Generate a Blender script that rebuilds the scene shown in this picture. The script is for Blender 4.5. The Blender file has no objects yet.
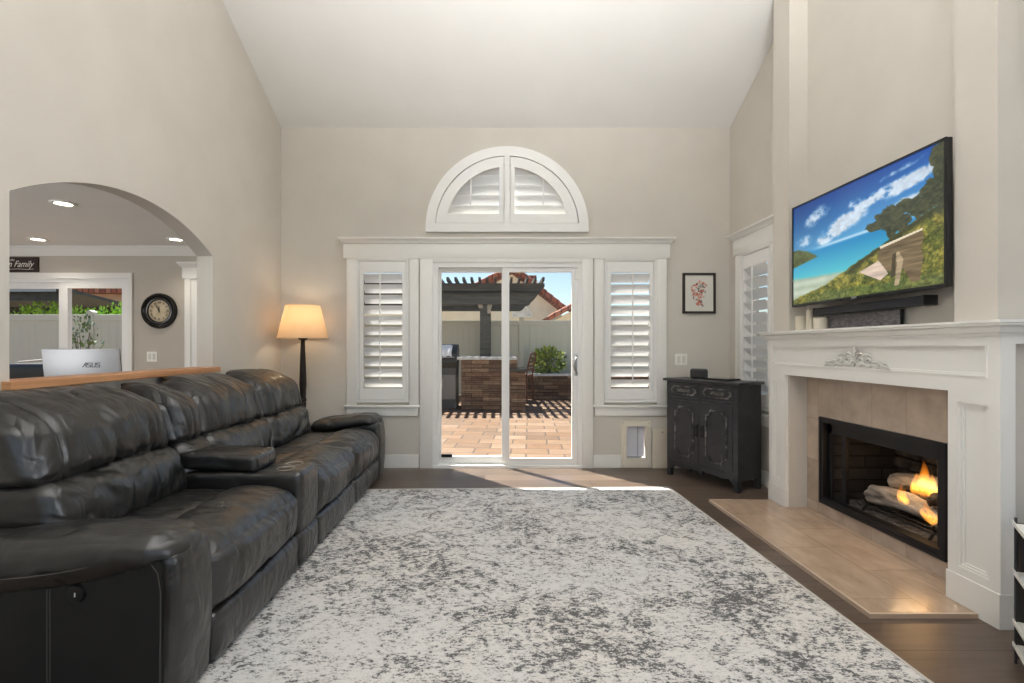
import bpy, bmesh, math, random
import numpy as np
from mathutils import Vector, Matrix, noise, geometry
PI = math.pi
S = bpy.context.scene
C = S.collection
R = math.radians

# ------------------------------------------------------------------ camera
H, F, D = 1.238, 500.0, 5.13            # eye height (m), focal length in px of a 1024 px frame, distance to the back wall
VX, VY = 495.0, 347.0                   # vanishing point of the room's depth lines
cam_d = bpy.data.cameras.new('camera'); cam = bpy.data.objects.new('camera', cam_d); C.objects.link(cam)
cam.location = (0, 0, H); cam.rotation_euler = (PI/2, 0, 0)
cam_d.sensor_width = 36.0; cam_d.lens = F/1024*36
cam_d.shift_x = (512-VX)/1024; cam_d.shift_y = (VY-341.5)/1024
cam_d.clip_start = 0.05; cam_d.clip_end = 300
S.camera = cam

# ------------------------------------------------------------------ light
S.view_settings.view_transform = 'Standard'; S.view_settings.look = 'None'
S.view_settings.gamma = 1; S.view_settings.use_curve_mapping = False
S.view_settings.exposure = 0.0
w = bpy.data.worlds.new('sky'); S.world = w; w.use_nodes = True
wn = w.node_tree.nodes; wl = w.node_tree.links
sky = wn.new('ShaderNodeTexSky'); sky.sky_type = 'NISHITA'; sky.sun_disc = False
sky.sun_elevation = R(58); sky.sun_rotation = R(-41); sky.air_density = 1.0; sky.dust_density = 0.6; sky.ozone_density = 1.5
wn['Background'].inputs['Strength'].default_value = 0.165
wl.new(sky.outputs[0], wn['Background'].inputs['Color'])

def lamp(name, kind, loc, energy, color=(1,1,1), size=1.0, size_y=None, aim=None):
    d = bpy.data.lights.new(name, kind); d.energy = energy; d.color = color
    if kind == 'AREA':
        d.size = size
        if size_y: d.shape = 'RECTANGLE'; d.size_y = size_y
    elif kind in ('POINT', 'SPOT'): d.shadow_soft_size = size
    o = bpy.data.objects.new(name, d); C.objects.link(o); o.location = loc
    if aim is not None: o.rotation_euler = Vector(aim).to_track_quat('-Z', 'Y').to_euler()
    return o
SUN_DIR = Vector((0.66, -0.75, 0)).normalized()*math.cos(R(58)) + Vector((0, 0, -math.sin(R(58))))
sun = lamp('sun', 'SUN', (-5, 12, 12), 15.0, (1.0, 0.95, 0.87), aim=SUN_DIR); sun.data.angle = R(0.6)
# area fills added behind the camera to brighten the room, no windows seen there
lamp('rear_fill', 'AREA', (0.9, -3.40, 2.2), 44, (0.97, 0.985, 1.0), 5.4, 3.2, aim=(0, 0.45, 1.0))
lamp('right_fill', 'AREA', (4.5, -1.7, 2.3), 112, (0.97, 0.985, 1.0), 2.8, 2.8, aim=(-1, 0.12, 0.4)).data.spread = R(92)
lamp('left_fill', 'AREA', (-2.12, -1.5, 2.3), 82, (0.97, 0.985, 1.0), 2.6, 2.6, aim=(1, 0.12, 0.5)).data.spread = R(120)
lamp('ceiling_fill', 'AREA', (0.4, -1.2, 2.6), 132, (0.98, 0.99, 1.0), 1.6, 1.6, aim=(0, 0.775, 0.64)).data.spread = R(77)  # unseen fill added to lift the ceiling, no fixture stands here
lamp('dining_fill', 'AREA', (-5.6, 0.6, 1.3), 95, (0.98, 0.99, 1.0), 2.5, 1.8, aim=(0.25, 1, 0.6))  # unseen fill added to brighten the dining room

# ------------------------------------------------------------------ helpers
def lin(c):
    c = c/255.0
    return c/12.92 if c <= 0.04045 else ((c+0.055)/1.055)**2.4
def rgb(r, g, b): return (lin(r), lin(g), lin(b), 1.0)
def bx(x): return (x-VX)/F*D            # a column of the photograph on the back wall's plane
def bz(y): return H+(VY-y)/F*D
WM = {}
def world(o): return WM.get(o.name, Matrix.Identity(4)) if o else Matrix.Identity(4)

class MB:
    """collects shapes in one bmesh"""
    def __init__(s): s.bm = bmesh.new()
    def _xf(s, vs, M):
        if M is not None: bmesh.ops.transform(s.bm, matrix=M, verts=vs)
    def box(s, x0, x1, y0, y1, z0, z1, bev=0.0, seg=2, M=None):
        r = bmesh.ops.create_cube(s.bm, size=1.0); vs = r['verts']
        for v in vs:
            v.co = Vector(((x0+x1)/2+v.co.x*(x1-x0), (y0+y1)/2+v.co.y*(y1-y0), (z0+z1)/2+v.co.z*(z1-z0)))
        if bev > 0:
            es = list({e for v in vs for e in v.link_edges})
            b = bmesh.ops.bevel(s.bm, geom=es, offset=bev, segments=seg, profile=0.5, affect='EDGES')
            vs = list({v for f in b['faces'] for v in f.verts} | {v for v in vs if v.is_valid})
            lim = set(vs)
            for v in list(lim):
                for f in v.link_faces: lim.update(f.verts)
            vs = list(lim)
        s._xf(vs, M); return s
    def cyl(s, p0, p1, r0, r1=None, n=20, caps=True):
        return s.tube([p0, p1], [r0, r0 if r1 is None else r1], n, caps)
    def tube(s, pts, rad, n=10, caps=True, closed=False):
        pts = [Vector(p) for p in pts]; m = len(pts)
        if not isinstance(rad, (list, tuple)): rad = [rad]*m
        rings = []; up = None
        for i, p in enumerate(pts):
            if closed: t = pts[(i+1) % m]-pts[i-1]
            else: t = pts[min(i+1, m-1)]-pts[max(i-1, 0)]
            t = t.normalized() if t.length > 1e-9 else Vector((0, 0, 1))
            if up is None:
                up = Vector((0, 0, 1)) if abs(t.z) < 0.9 else Vector((1, 0, 0))
            a = (up - t*up.dot(t))
            if a.length < 1e-6: a = t.orthogonal()
            a.normalize(); b = t.cross(a); up = a
            rings.append([s.bm.verts.new(p+(a*math.cos(2*PI*k/n)+b*math.sin(2*PI*k/n))*rad[i]) for k in range(n)])
        L = m if closed else m-1
        for i in range(L):
            A, B = rings[i], rings[(i+1) % m]
            for k in range(n): s.bm.faces.new((A[k], A[(k+1) % n], B[(k+1) % n], B[k]))
        if caps and not closed:
            s.bm.faces.new(rings[0][::-1]); s.bm.faces.new(rings[-1])
        return s
    def lathe(s, prof, c=(0, 0, 0), n=32, M=None):
        """profile of (radius, z) turned about z at c"""
        c = Vector(c); rings = []; new = []
        for r, z in prof:
            if r < 1e-5:
                v = s.bm.verts.new(c+Vector((0, 0, z))); rings.append([v]); new.append(v)
            else:
                g = [s.bm.verts.new(c+Vector((r*math.cos(2*PI*k/n), r*math.sin(2*PI*k/n), z))) for k in range(n)]
                rings.append(g); new += g
        for A, B in zip(rings[:-1], rings[1:]):
            for k in range(n):
                k2 = (k+1) % n
                if len(A) == 1 and len(B) == 1: continue
                if len(A) == 1: s.bm.faces.new((A[0], B[k], B[k2]))
                elif len(B) == 1: s.bm.faces.new((A[k], A[k2], B[0]))
                else: s.bm.faces.new((A[k], A[k2], B[k2], B[k]))
        s._xf(new, M); return s
    def plate(s, outer, holes, t0, t1, axis='Y', M=None):
        """a flat polygon with holes, given thickness along an axis"""
        def mp(u, v, t): return {'Y': (u, t, v), 'X': (t, u, v), 'Z': (u, v, t)}[axis]
        loops = [outer]+list(holes); flat = [p for l in loops for p in l]
        tris = geometry.tessellate_polygon([[Vector((p[0], p[1], 0)) for p in l] for l in loops])
        A = [s.bm.verts.new(mp(p[0], p[1], t0)) for p in flat]
        B = [s.bm.verts.new(mp(p[0], p[1], t1)) for p in flat]
        fs = []
        for t in tris:
            if len(set(t)) < 3: continue
            try:
                fs.append(s.bm.faces.new([A[i] for i in t])); fs.append(s.bm.faces.new([B[i] for i in reversed(t)]))
            except ValueError: pass
        k = 0
        for l in loops:
            n = len(l)
            for i in range(n):
                a, b = k+i, k+(i+1) % n
                fs.append(s.bm.faces.new((A[a], A[b], B[b], B[a])))
            k += n
        s._xf(A+B, M)
        return s
    def sphere(s, c, r, n=12, sc=(1, 1, 1)):
        rr = bmesh.ops.create_uvsphere(s.bm, u_segments=n, v_segments=max(6, n//2), radius=r)
        for v in rr['verts']: v.co = Vector((v.co.x*sc[0], v.co.y*sc[1], v.co.z*sc[2]))+Vector(c)
        return s
    def mould(s, path, prof, closed=False):
        """sweep a profile of (out, z) along a horizontal path of ((x,y),(outward nx,ny) mitred)"""
        rings = []
        for (x, y), (nx, ny) in path:
            rings.append([s.bm.verts.new((x+nx*o, y+ny*o, z)) for o, z in prof])
        n = len(prof)
        for A, B in zip(rings[:-1], rings[1:]):
            for k in range(n): s.bm.faces.new((A[k], A[(k+1) % n], B[(k+1) % n], B[k]))
        s.bm.faces.new(rings[0]); s.bm.faces.new(rings[-1][::-1])
        return s

def obj(name, mb, mat, parent=None, local=False, smooth=None, mods=()):
    """link a mesh; its vertices are in world space unless local (then in the whole thing's space)"""
    bm = mb.bm if isinstance(mb, MB) else mb
    bmesh.ops.recalc_face_normals(bm, faces=bm.faces)
    me = bpy.data.meshes.new(name)
    Pm = world(parent)
    if parent is not None:
        top = parent
        while top.parent is not None: top = top.parent
        bmesh.ops.transform(bm, matrix=Pm.inverted() @ world(top) if local else Pm.inverted(), verts=bm.verts)
    xs = [v.co for v in bm.verts]
    lo = Vector([min(v[i] for v in xs) for i in range(3)]); hi = Vector([max(v[i] for v in xs) for i in range(3)])
    o0 = Vector(((lo.x+hi.x)/2, (lo.y+hi.y)/2, lo.z))
    bmesh.ops.translate(bm, vec=-o0, verts=bm.verts)
    bm.to_mesh(me); bm.free()
    me.materials.append(mat)
    if smooth is not None:
        for p in me.polygons: p.use_smooth = True
        if smooth < 180: me.set_sharp_from_angle(angle=R(smooth))
    o = bpy.data.objects.new(name, me); C.objects.link(o)
    o.location = o0
    if parent is not None: o.parent = parent
    WM[o.name] = Pm @ Matrix.Translation(o0)
    return o
def objs(name, mb, mat, parent, local=False, smooth=None):
    """like obj(), one object for each separate piece"""
    bm = mb.bm if isinstance(mb, MB) else mb
    left = set(bm.verts); out = []
    while left:
        st = [left.pop()]; isl = set(st)
        while st:
            v = st.pop()
            for e in v.link_edges:
                q = e.other_vert(v)
                if q in left: left.discard(q); isl.add(q); st.append(q)
        out.append(isl)
    res = []
    for isl in out:
        b = bmesh.new(); mp = {}
        for v in sorted(isl, key=lambda v: v.index): mp[v] = b.verts.new(v.co)
        for f in {f for v in isl for f in v.link_faces}: b.faces.new([mp[v] for v in f.verts])
        res.append(obj(name, b, mat, parent, local, smooth))
    bm.free()
    return res
def tag(o, label=None, cat=None, group=None, kind=None):
    if label: o['label'] = label
    if cat: o['category'] = cat
    if group: o['group'] = group
    if kind: o['kind'] = kind
    return o
def thing(name, label, cat, loc=(0, 0, 0), rotz=0.0, group=None, kind=None):
    o = bpy.data.objects.new(name, None); C.objects.link(o); o.empty_display_size = 0.1
    o.location = loc; o.rotation_euler = (0, 0, rotz)
    WM[o.name] = Matrix.Translation(Vector(loc)) @ Matrix.Rotation(rotz, 4, 'Z')
    return tag(o, label, cat, group, kind)
def struct(name, mb, mat, label=None, smooth=None):
    o = obj(name, mb, mat, smooth=smooth); o['kind'] = 'structure'
    if label: o['label'] = label
    return o
def text(name, body, size, mat, parent, M, shear=0.0, ext=0.001, bold=0.0, sx=1.0):
    """lettering as a mesh; M places the text's own plane (x right, y up) in the world"""
    cu = bpy.data.curves.new('lettering', 'FONT'); cu.body = body; cu.size = size; cu.shear = shear
    cu.extrude = ext; cu.offset = bold; cu.align_x = 'CENTER'; cu.align_y = 'CENTER'; cu.resolution_u = 3
    t = bpy.data.objects.new('lettering', cu); C.objects.link(t)
    bpy.context.view_layer.update()
    me = bpy.data.meshes.new_from_object(t.evaluated_get(bpy.context.evaluated_depsgraph_get()))
    bpy.data.objects.remove(t); bpy.data.curves.remove(cu)
    bm = bmesh.new(); bm.from_mesh(me); bpy.data.meshes.remove(me)
    bmesh.ops.transform(bm, matrix=M @ Matrix.Diagonal((sx, 1, 1, 1)), verts=bm.verts)
    return obj(name, bm, mat, parent)

def rrect(x0, x1, z0, z1, r=0.0, n=4):
    if r <= 0: return [(x0, z0), (x1, z0), (x1, z1), (x0, z1)]
    o = []
    for cx, cz, a in ((x1-r, z0+r, -90), (x1-r, z1-r, 0), (x0+r, z1-r, 90), (x0+r, z0+r, 180)):
        for k in range(n+1):
            t = R(a+90*k/n); o.append((cx+r*math.cos(t), cz+r*math.sin(t)))
    return o

def soft(x0, x1, y0, y1, z0, z1, r, seg=24, puff=(0, 0, 0), warp=None, wr=0.0, wsc=(3, 3, 3), seed=0, seams=(), fold=0.0, fsc=(2, 8, 2)):
    """a stuffed leather block: rounded box, bulging faces, seams pressed in, creases"""
    c = Vector(((x0+x1)/2, (y0+y1)/2, (z0+z1)/2)); h = Vector(((x1-x0)/2, (y1-y0)/2, (z1-z0)/2))
    r = min(r, h.x*0.999, h.y*0.999, h.z*0.999)
    bm = bmesh.new(); cache = {}
    def tm(i, n):
        u = -1+2*i/n
        return 0.45*u+0.55*math.sin(u*PI/2)
    big = max(h)
    N = [max(8, int(round(seg*(0.45+0.55*h[i]/big)))) for i in range(3)]
    pars = {}
    def vert(q):
        key = (round(q[0], 5), round(q[1], 5), round(q[2], 5))
        if key in cache: return cache[key]
        Q = Vector((q[0]*h.x, q[1]*h.y, q[2]*h.z))
        inn = Vector([max(-(h[i]-r), min(h[i]-r, Q[i])) for i in range(3)])
        d = Q-inn
        P = inn+(d.normalized()*r if d.length > 1e-9 else d)
        a, b, e = q
        P.x += puff[0]*a*(1-b*b)*(1-e*e); P.y += puff[1]*b*(1-a*a)*(1-e*e); P.z += puff[2]*e*(1-a*a)*(1-b*b)
        v = bm.verts.new(P+c); cache[key] = v; pars[v] = Vector(q); return v
    for ax in range(3):
        i1, i2 = (ax+1) % 3, (ax+2) % 3
        for sg in (-1, 1):
            for i in range(N[i1]):
                for j in range(N[i2]):
                    qs = []
                    for di, dj in ((0, 0), (1, 0), (1, 1), (0, 1)):
                        q = [0, 0, 0]; q[ax] = sg; q[i1] = tm(i+di, N[i1]); q[i2] = tm(j+dj, N[i2]); qs.append(vert(q))
                    try: bm.faces.new(qs)
                    except ValueError: pass
    bmesh.ops.recalc_face_normals(bm, faces=bm.faces); bm.normal_update()
    off = Vector((seed*7.13, seed*3.7, seed*1.9)); mv = {}
    for v in bm.verts:
        p = v.co; dd = 0.0
        if wr: dd += wr*noise.noise(Vector((p.x*wsc[0], p.y*wsc[1], p.z*wsc[2]))+off)*1.6
        if fold:
            fade = 1-0.85*abs(pars[v].y)**6
            k = noise.noise(Vector((p.x*fsc[0], p.y*fsc[1], p.z*fsc[2]))+off*1.7)
            k2 = noise.noise(Vector((p.x*fsc[0]*2.3, p.y*fsc[1]*1.8, p.z*fsc[2]*2.1))+off*2.9)
            dd -= fold*fade*(max(0, 1-abs(k)*3.2)**2 + 0.55*max(0, 1-abs(k2)*3.2)**2)
        for ax, pos, dep, wid in seams:
            dd -= dep*math.exp(-((p[ax]-pos)/wid)**2)
        mv[v] = v.normal*dd
    for v, d in mv.items(): v.co += d
    if warp:
        for v in bm.verts: v.co = Vector(warp(v.co.copy(), pars[v]))
    return bm

# ------------------------------------------------------------------ materials
def mat(name, col, rough=0.5, metal=0.0, spec=0.5, emit=None, es=0.0):
    m = bpy.data.materials.new(name); m.use_nodes = True
    b = m.node_tree.nodes['Principled BSDF']
    b.inputs['Base Color'].default_value = col if len(col) == 4 else (*col, 1)
    b.inputs['Roughness'].default_value = rough; b.inputs['Metallic'].default_value = metal
    b.inputs['Specular IOR Level'].default_value = spec
    if emit: b.inputs['Emission Color'].default_value = emit; b.inputs['Emission Strength'].default_value = es
    return m
class NT:
    def __init__(s, m): s.m = m; s.t = m.node_tree; s.n = s.t.nodes; s.l = s.t.links; s.b = s.n.get('Principled BSDF')
    def new(s, t, **k):
        n = s.n.new(t)
        for a, v in k.items(): setattr(n, a, v)
        return n
    def link(s, a, b): s.l.new(a, b)
    def coords(s, scale=(1, 1, 1), rot=(0, 0, 0), loc=(0, 0, 0), src='Object'):
        tc = s.new('ShaderNodeTexCoord'); mp = s.new('ShaderNodeMapping')
        mp.inputs['Scale'].default_value = scale; mp.inputs['Rotation'].default_value = rot; mp.inputs['Location'].default_value = loc
        s.link(tc.outputs[src], mp.inputs['Vector']); return mp.outputs[0]
    def noise(s, v, scale=5, detail=4, rough=0.5, dist=0.0):
        n = s.new('ShaderNodeTexNoise'); n.inputs['Scale'].default_value = scale; n.inputs['Detail'].default_value = detail
        n.inputs['Roughness'].default_value = rough; n.inputs['Distortion'].default_value = dist
        s.link(v, n.inputs['Vector']); return n.outputs['Fac']
    def ramp(s, f, stops, interp='LINEAR'):
        r = s.new('ShaderNodeValToRGB'); cr = r.color_ramp; cr.interpolation = interp
        while len(cr.elements) < len(stops): cr.elements.new(0.5)
        for e, (p, c) in zip(cr.elements, stops): e.position = p; e.color = c if len(c) == 4 else (*c, 1)
        s.link(f, r.inputs[0]); return r.outputs['Color']
    def mix(s, f, a, b, mode='MIX'):
        n = s.new('ShaderNodeMix'); n.data_type = 'RGBA'; n.blend_type = mode
        for sock, v in ((n.inputs[0], f), (n.inputs[6], a), (n.inputs[7], b)):
            if hasattr(v, 'is_linked') or hasattr(v, 'links'): s.link(v, sock)
            elif isinstance(v, (int, float)): sock.default_value = v
            else: sock.default_value = v if len(v) == 4 else (*v, 1)
        return n.outputs[2]
    def math(s, op, a, b=0.0):
        n = s.new('ShaderNodeMath'); n.operation = op
        for sock, v in ((n.inputs[0], a), (n.inputs[1], b)):
            if isinstance(v, (int, float)): sock.default_value = v
            else: s.link(v, sock)
        return n.outputs[0]
    def bump(s, h, strength=0.3, dist=0.01, prev=None):
        n = s.new('ShaderNodeBump'); n.inputs['Strength'].default_value = strength; n.inputs['Distance'].default_value = dist
        s.link(h, n.inputs['Height'])
        if prev is not None: s.link(prev, n.inputs['Normal'])
        s.link(n.outputs[0], s.b.inputs['Normal']); return n.outputs[0]
    def color(s, c): s.link(c, s.b.inputs['Base Color'])
    def rough(s, c): s.link(c, s.b.inputs['Roughness'])
def noisy(name, c1, c2, rough=0.5, scale=6, stretch=(1, 1, 1), bump=0.0, bscale=60, metal=0.0, lo=0.35, hi=0.65, spec=0.5):
    m = mat(name, c1, rough, metal, spec); t = NT(m); v = t.coords(stretch)
    f = t.noise(v, scale, 5); t.color(t.ramp(f, [(lo, c1), (hi, c2)]))
    if bump: t.bump(t.noise(v, bscale, 3), bump, 0.01)
    return m
def bricks(name, cols, mortar, bw, rh, msize=0.01, rough=0.6, swap=False, off=0.5, bump=0.4, rot=(0, 0, 0), loc=(0, 0, 0), nz=None, plane='XY', freq=2, spec=0.5, rounded=0.1):
    """courses of bricks, planks or tiles, laid in the named plane of the object"""
    m = mat(name, cols[0], rough, spec=spec); t = NT(m)
    tc = t.new('ShaderNodeTexCoord'); sep = t.new('ShaderNodeSeparateXYZ'); t.link(tc.outputs['Object'], sep.inputs[0])
    cmb = t.new('ShaderNodeCombineXYZ')
    for i, ax in enumerate(plane): t.link(sep.outputs[ax], cmb.inputs[i])
    mp = t.new('ShaderNodeMapping'); mp.inputs['Rotation'].default_value = rot; mp.inputs['Location'].default_value = loc
    t.link(cmb.outputs[0], mp.inputs['Vector'])
    b = t.new('ShaderNodeTexBrick'); b.offset = off; b.offset_frequency = freq; b.squash = 1.0
    b.inputs['Scale'].default_value = 1.0; b.inputs['Brick Width'].default_value = bw; b.inputs['Row Height'].default_value = rh
    b.inputs['Mortar Size'].default_value = msize; b.inputs['Mortar Smooth'].default_value = rounded; b.inputs['Bias'].default_value = 0.0
    b.inputs['Color1'].default_value = (0, 0, 0, 1); b.inputs['Color2'].default_value = (1, 1, 1, 1); b.inputs['Mortar'].default_value = (0.5, 0.5, 0.5, 1)
    t.link(mp.outputs[0], b.inputs['Vector'])
    n = len(cols); stops = [(i/(n-1), c) for i, c in enumerate(cols)]
    base = t.ramp(b.outputs['Color'], stops)
    h = t.math('SUBTRACT', 1.0, b.outputs['Fac'])
    if nz:
        sc, stretch, amt, dark = nz
        mp2 = t.new('ShaderNodeMapping'); mp2.inputs['Scale'].default_value = stretch; t.link(mp.outputs[0], mp2.inputs['Vector'])
        # let the grain jump from one brick to the next
        add = t.new('ShaderNodeVectorMath'); add.operation = 'ADD'
        t.link(mp2.outputs[0], add.inputs[0]); t.link(b.outputs['Color'], add.inputs[1])
        f = t.noise(add.outputs[0], sc, 6, 0.62)
        g = t.ramp(f, [(0.3, (dark, dark, dark)), (0.72, (1.25, 1.25, 1.25))])
        base = t.mix(amt, base, g, 'MULTIPLY')
        h = t.math('ADD', h, t.math('MULTIPLY', f, 0.5))
    t.color(t.mix(b.outputs['Fac'], base, mortar))
    if bump: t.bump(h, bump, 0.008)
    return m
# ------------------------------------------------------------------ shared materials
M_wall = noisy('wall_paint', rgb(200, 194, 184), rgb(204, 198, 188), 0.75, 3, bump=0.04, bscale=180)
M_ceil = noisy('ceiling_paint', rgb(232, 230, 226), rgb(235, 233, 229), 0.6, 2, bump=0.03, bscale=160)
M_trim = mat('white_trim_paint', rgb(232, 230, 225), 0.38)
M_shutter = mat('white_shutter_paint', rgb(236, 235, 232), 0.4)
M_louver = mat('louver_vinyl', rgb(240, 240, 238), 0.4)
_t = NT(M_louver); _tl = _t.new('ShaderNodeBsdfTranslucent'); _tl.inputs['Color'].default_value = rgb(240, 240, 240)
_mx = _t.new('ShaderNodeMixShader'); _mx.inputs[0].default_value = 0.3
_t.link(_t.b.outputs[0], _mx.inputs[1]); _t.link(_tl.outputs[0], _mx.inputs[2]); _t.link(_mx.outputs[0], _t.n['Material Output'].inputs['Surface'])
M_vinyl = mat('white_vinyl', rgb(235, 234, 231), 0.35)
M_black = mat('black_plastic', rgb(22, 22, 24), 0.35)
M_dark = mat('dark_gap', rgb(12, 12, 12), 0.8)
M_white_plastic = mat('white_plastic', rgb(238, 236, 228), 0.35)
M_steel = mat('brushed_steel', rgb(170, 170, 170), 0.3, 1.0)
M_ledge = noisy('honey_wood', rgb(176, 120, 78), rgb(203, 152, 108), 0.45, 5, (1, 0.12, 6), bump=0.06, bscale=80)
M_floor = bricks('wood_floor_planks', [rgb(84, 71, 61), rgb(102, 87, 75), rgb(92, 77, 66), rgb(114, 98, 86), rgb(97, 82, 71)], rgb(44, 37, 32), 1.55, 0.2, 0.0025, 0.34, off=0.37, bump=0.15, nz=(3.0, (0.9, 9, 1), 0.75, 0.62))
# glass that lets the daylight through
M_glass = bpy.data.materials.new('window_glass'); M_glass.use_nodes = True
_t = NT(M_glass); _t.n.remove(_t.b)
_tr = _t.new('ShaderNodeBsdfTransparent'); _tr.inputs['Color'].default_value = (0.98, 0.99, 0.985, 1)
_gl = _t.new('ShaderNodeBsdfGlossy'); _gl.inputs['Roughness'].default_value = 0.02
_fr = _t.new('ShaderNodeFresnel'); _fr.inputs['IOR'].default_value = 1.4
_mx = _t.new('ShaderNodeMixShader')
_ge = _t.new('ShaderNodeNewGeometry')
_t.link(_t.math('MULTIPLY', _fr.outputs[0], _t.math('MULTIPLY', _t.math('SUBTRACT', 1.0, _ge.outputs['Backfacing']), 0.6)), _mx.inputs[0]); _t.link(_tr.outputs[0], _mx.inputs[1]); _t.link(_gl.outputs[0], _mx.inputs[2])
_t.link(_mx.outputs[0], _t.n['Material Output'].inputs['Surface'])

# ------------------------------------------------------------------ the room's shell
XL, XR, XB = -2.195, 2.41, 2.235        # left wall, right wall by the corner, face of the chimney breast
XE, YE = 4.6, -3.5                      # the unseen part of the room behind the camera
YN, YF = 2.223, 4.014                   # chimney breast, near and far corner
N0, N1, XN = 2.432, 3.798, 2.375        # the television's niche
SL, ZB = 0.486, 3.49                    # ceiling slope and its height at the back wall
RY = 2.3; RZ = ZB+SL*(D-RY)
struct('floor', MB().box(-8.0, XE+0.1, YE-0.1, D+0.15, -0.12, 0.0), M_floor)

arch = [(2.26, 1.06), (3.89, 1.06), (3.89, 1.945)]
_c, _s, _r = 3.075, 0.815, 0.222
_R = (_s*_s+_r*_r)/(2*_r)
for k in range(1, 28):
    y = 3.89-1.63*k/28
    arch.append((y, 1.945+_r-_R+math.sqrt(_R*_R-(y-_c)**2)))
arch.append((2.26, 1.945))
wl_out = [(YE, 0), (D+0.15, 0), (D+0.15, ZB-0.05), (D, ZB+0.02), (RY, RZ+0.02), (YE, RZ+0.02)]
struct('wall_left', MB().plate(wl_out, [arch, rrect(-2.8, -0.2, 0.9, 3.7)], XL-0.125, XL, 'X'), M_wall)

def hole_arch():
    zc, r = 2.455, 0.66
    return [(bx(507)-r, 2.47), (bx(507)+r, 2.47)]+[(bx(507)+r*math.cos(PI*k/24), zc+r*math.sin(PI*k/24)) for k in range(25)]
DX0, DX1, DZ1 = bx(432), bx(583), bz(262)
back_holes = [rrect(bx(360), bx(407), 0.70, 2.11), rrect(bx(605), bx(655), 0.70, 2.11), rrect(bx(625), bx(646), 0.10, 0.43), hole_arch()]
bo = [(XL-0.12, 0), (DX0, 0), (DX0, DZ1), (DX1, DZ1), (DX1, 0), (XR+0.15, 0), (XR+0.15, ZB+0.05), (XL-0.12, ZB+0.05)]
struct('wall_back', MB().plate(bo, back_holes, D, D+0.15, 'Y'), M_wall)
struct('wall_right', MB().plate([(YF-0.2, 0), (D+0.15, 0), (D+0.15, ZB-0.05), (D, ZB+0.02), (YF-0.2, ZB+SL*(D-YF+0.2)+0.02)], [rrect(4.35, 4.85, 0.70, 2.11)], XR, XR+0.15, 'X'), M_wall)
zt = RZ+0.05
cb = MB()
def to_ceil(y): return min(RZ, ZB+SL*(D-y))+0.03
cb.plate([(YN+0.03, 0), (N0, 0), (N0, to_ceil(N0)), (RY, RZ+0.03), (YN+0.03, RZ+0.03)], [], XB, 3.0, 'X')
cb.plate(rrect(XB, 3.0, 0, RZ+0.03), [rrect(2.325, 2.9, 2.36, 3.4)], YN, YN+0.03, 'Y')
cb.plate([(N1, 0), (YF, 0), (YF, to_ceil(YF)), (N1, to_ceil(N1))], [], XB, 3.0, 'X')
cb.plate([(N0, 1.2), (N1, 1.2), (N1, to_ceil(N1)), (N0, to_ceil(N0))], [], XN, XN+0.12, 'X')
struct('wall_chimney', cb, M_wall)
# the wall beside the breast that faces the camera, with a recess high up
struct('wall_near', MB().plate([(3.0, 0), (XE, 0), (XE, RZ+0.03), (3.0, RZ+0.03)], [], YN, YN+0.2, 'Y'), M_wall)
struct('ceiling', MB().plate([(D+0.15, ZB-SL*0.15), (D+0.15, ZB+0.2), (RY, RZ+0.25), (YE-0.1, RZ+0.25), (YE-0.1, RZ), (RY, RZ)], [], XL-0.12, XE+0.1, 'X'), M_ceil)
struct('wall_rear', MB().plate(rrect(-8, XE+0.1, 0, RZ), [rrect(-1.95, 3.75, 0.45, 3.95)], YE-0.1, YE, 'Y'), M_wall)
struct('wall_side', MB().plate(rrect(YE, YN+0.2, 0, RZ), [rrect(-3.0, 0.0, 0.8, 3.8)], XE, XE+0.1, 'X'), M_wall)
struct('baseboard_back', MB().box(XL+0.001, bx(419), D-0.016, D-0.001, 0, 0.135, 0.004).box(bx(593), bx(620.5), D-0.016, D-0.001, 0, 0.135, 0.004).box(bx(666), XR-0.001, D-0.016, D-0.001, 0, 0.135, 0.004), M_trim)
struct('baseboard_left', MB().box(XL+0.001, XL+0.016, YE, D-0.017, 0, 0.135, 0.004), M_trim)
struct('baseboard_right', MB().box(XR-0.016, XR-0.001, YF+0.002, D-0.017, 0, 0.135, 0.004), M_trim)
struct('baseboard_near', MB().box(2.36, XE-0.001, YN-0.018, YN-0.003, 0, 0.135, 0.004), M_trim)
struct('trim_1', MB().box(XL-0.15, -2.148, 2.222, 3.918, 1.045, 1.084, 0.004), M_ledge, 'honey coloured wooden sill of the arched opening')

# casings on the back wall: header with crown, side boards
Yt = D-0.022
hd = MB()
hd.box(bx(344), bx(669.3), D-0.03, D-0.001, bz(259), bz(243), 0.002)
x0, x1 = bx(344), bx(669.3)
prof = [(0, bz(244.5)), (0.012, bz(244)), (0.016, bz(242.6)), (0.036, bz(240.4)), (0.044, bz(240)), (0.044, bz(238.5)), (0, bz(238.5))]
hd.mould([((x0, D-0.001), (-1, 0)), ((x0, D-0.03), (-1, -1)), ((x1, D-0.03), (1, -1)), ((x1, D-0.001), (1, 0))], prof)
struct('trim_2', hd, M_trim, 'long white header with a small crown over the door and its two side windows', smooth=30)
cs = MB()
for a, b in ((347, 357), (409.6, 419), (594, 603.5), (656.5, 666)): cs.box(bx(a), bx(b), Yt, D-0.001, bz(405), bz(258.9), 0.003)
for a, b in ((420.2, 433), (582, 592.6)): cs.box(bx(a), bx(b), Yt-0.004, D-0.001, 0, bz(258.9), 0.003)
cs.box(bx(433), bx(582), Yt-0.004, D-0.001, bz(263), bz(258.9), 0.002)
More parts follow.
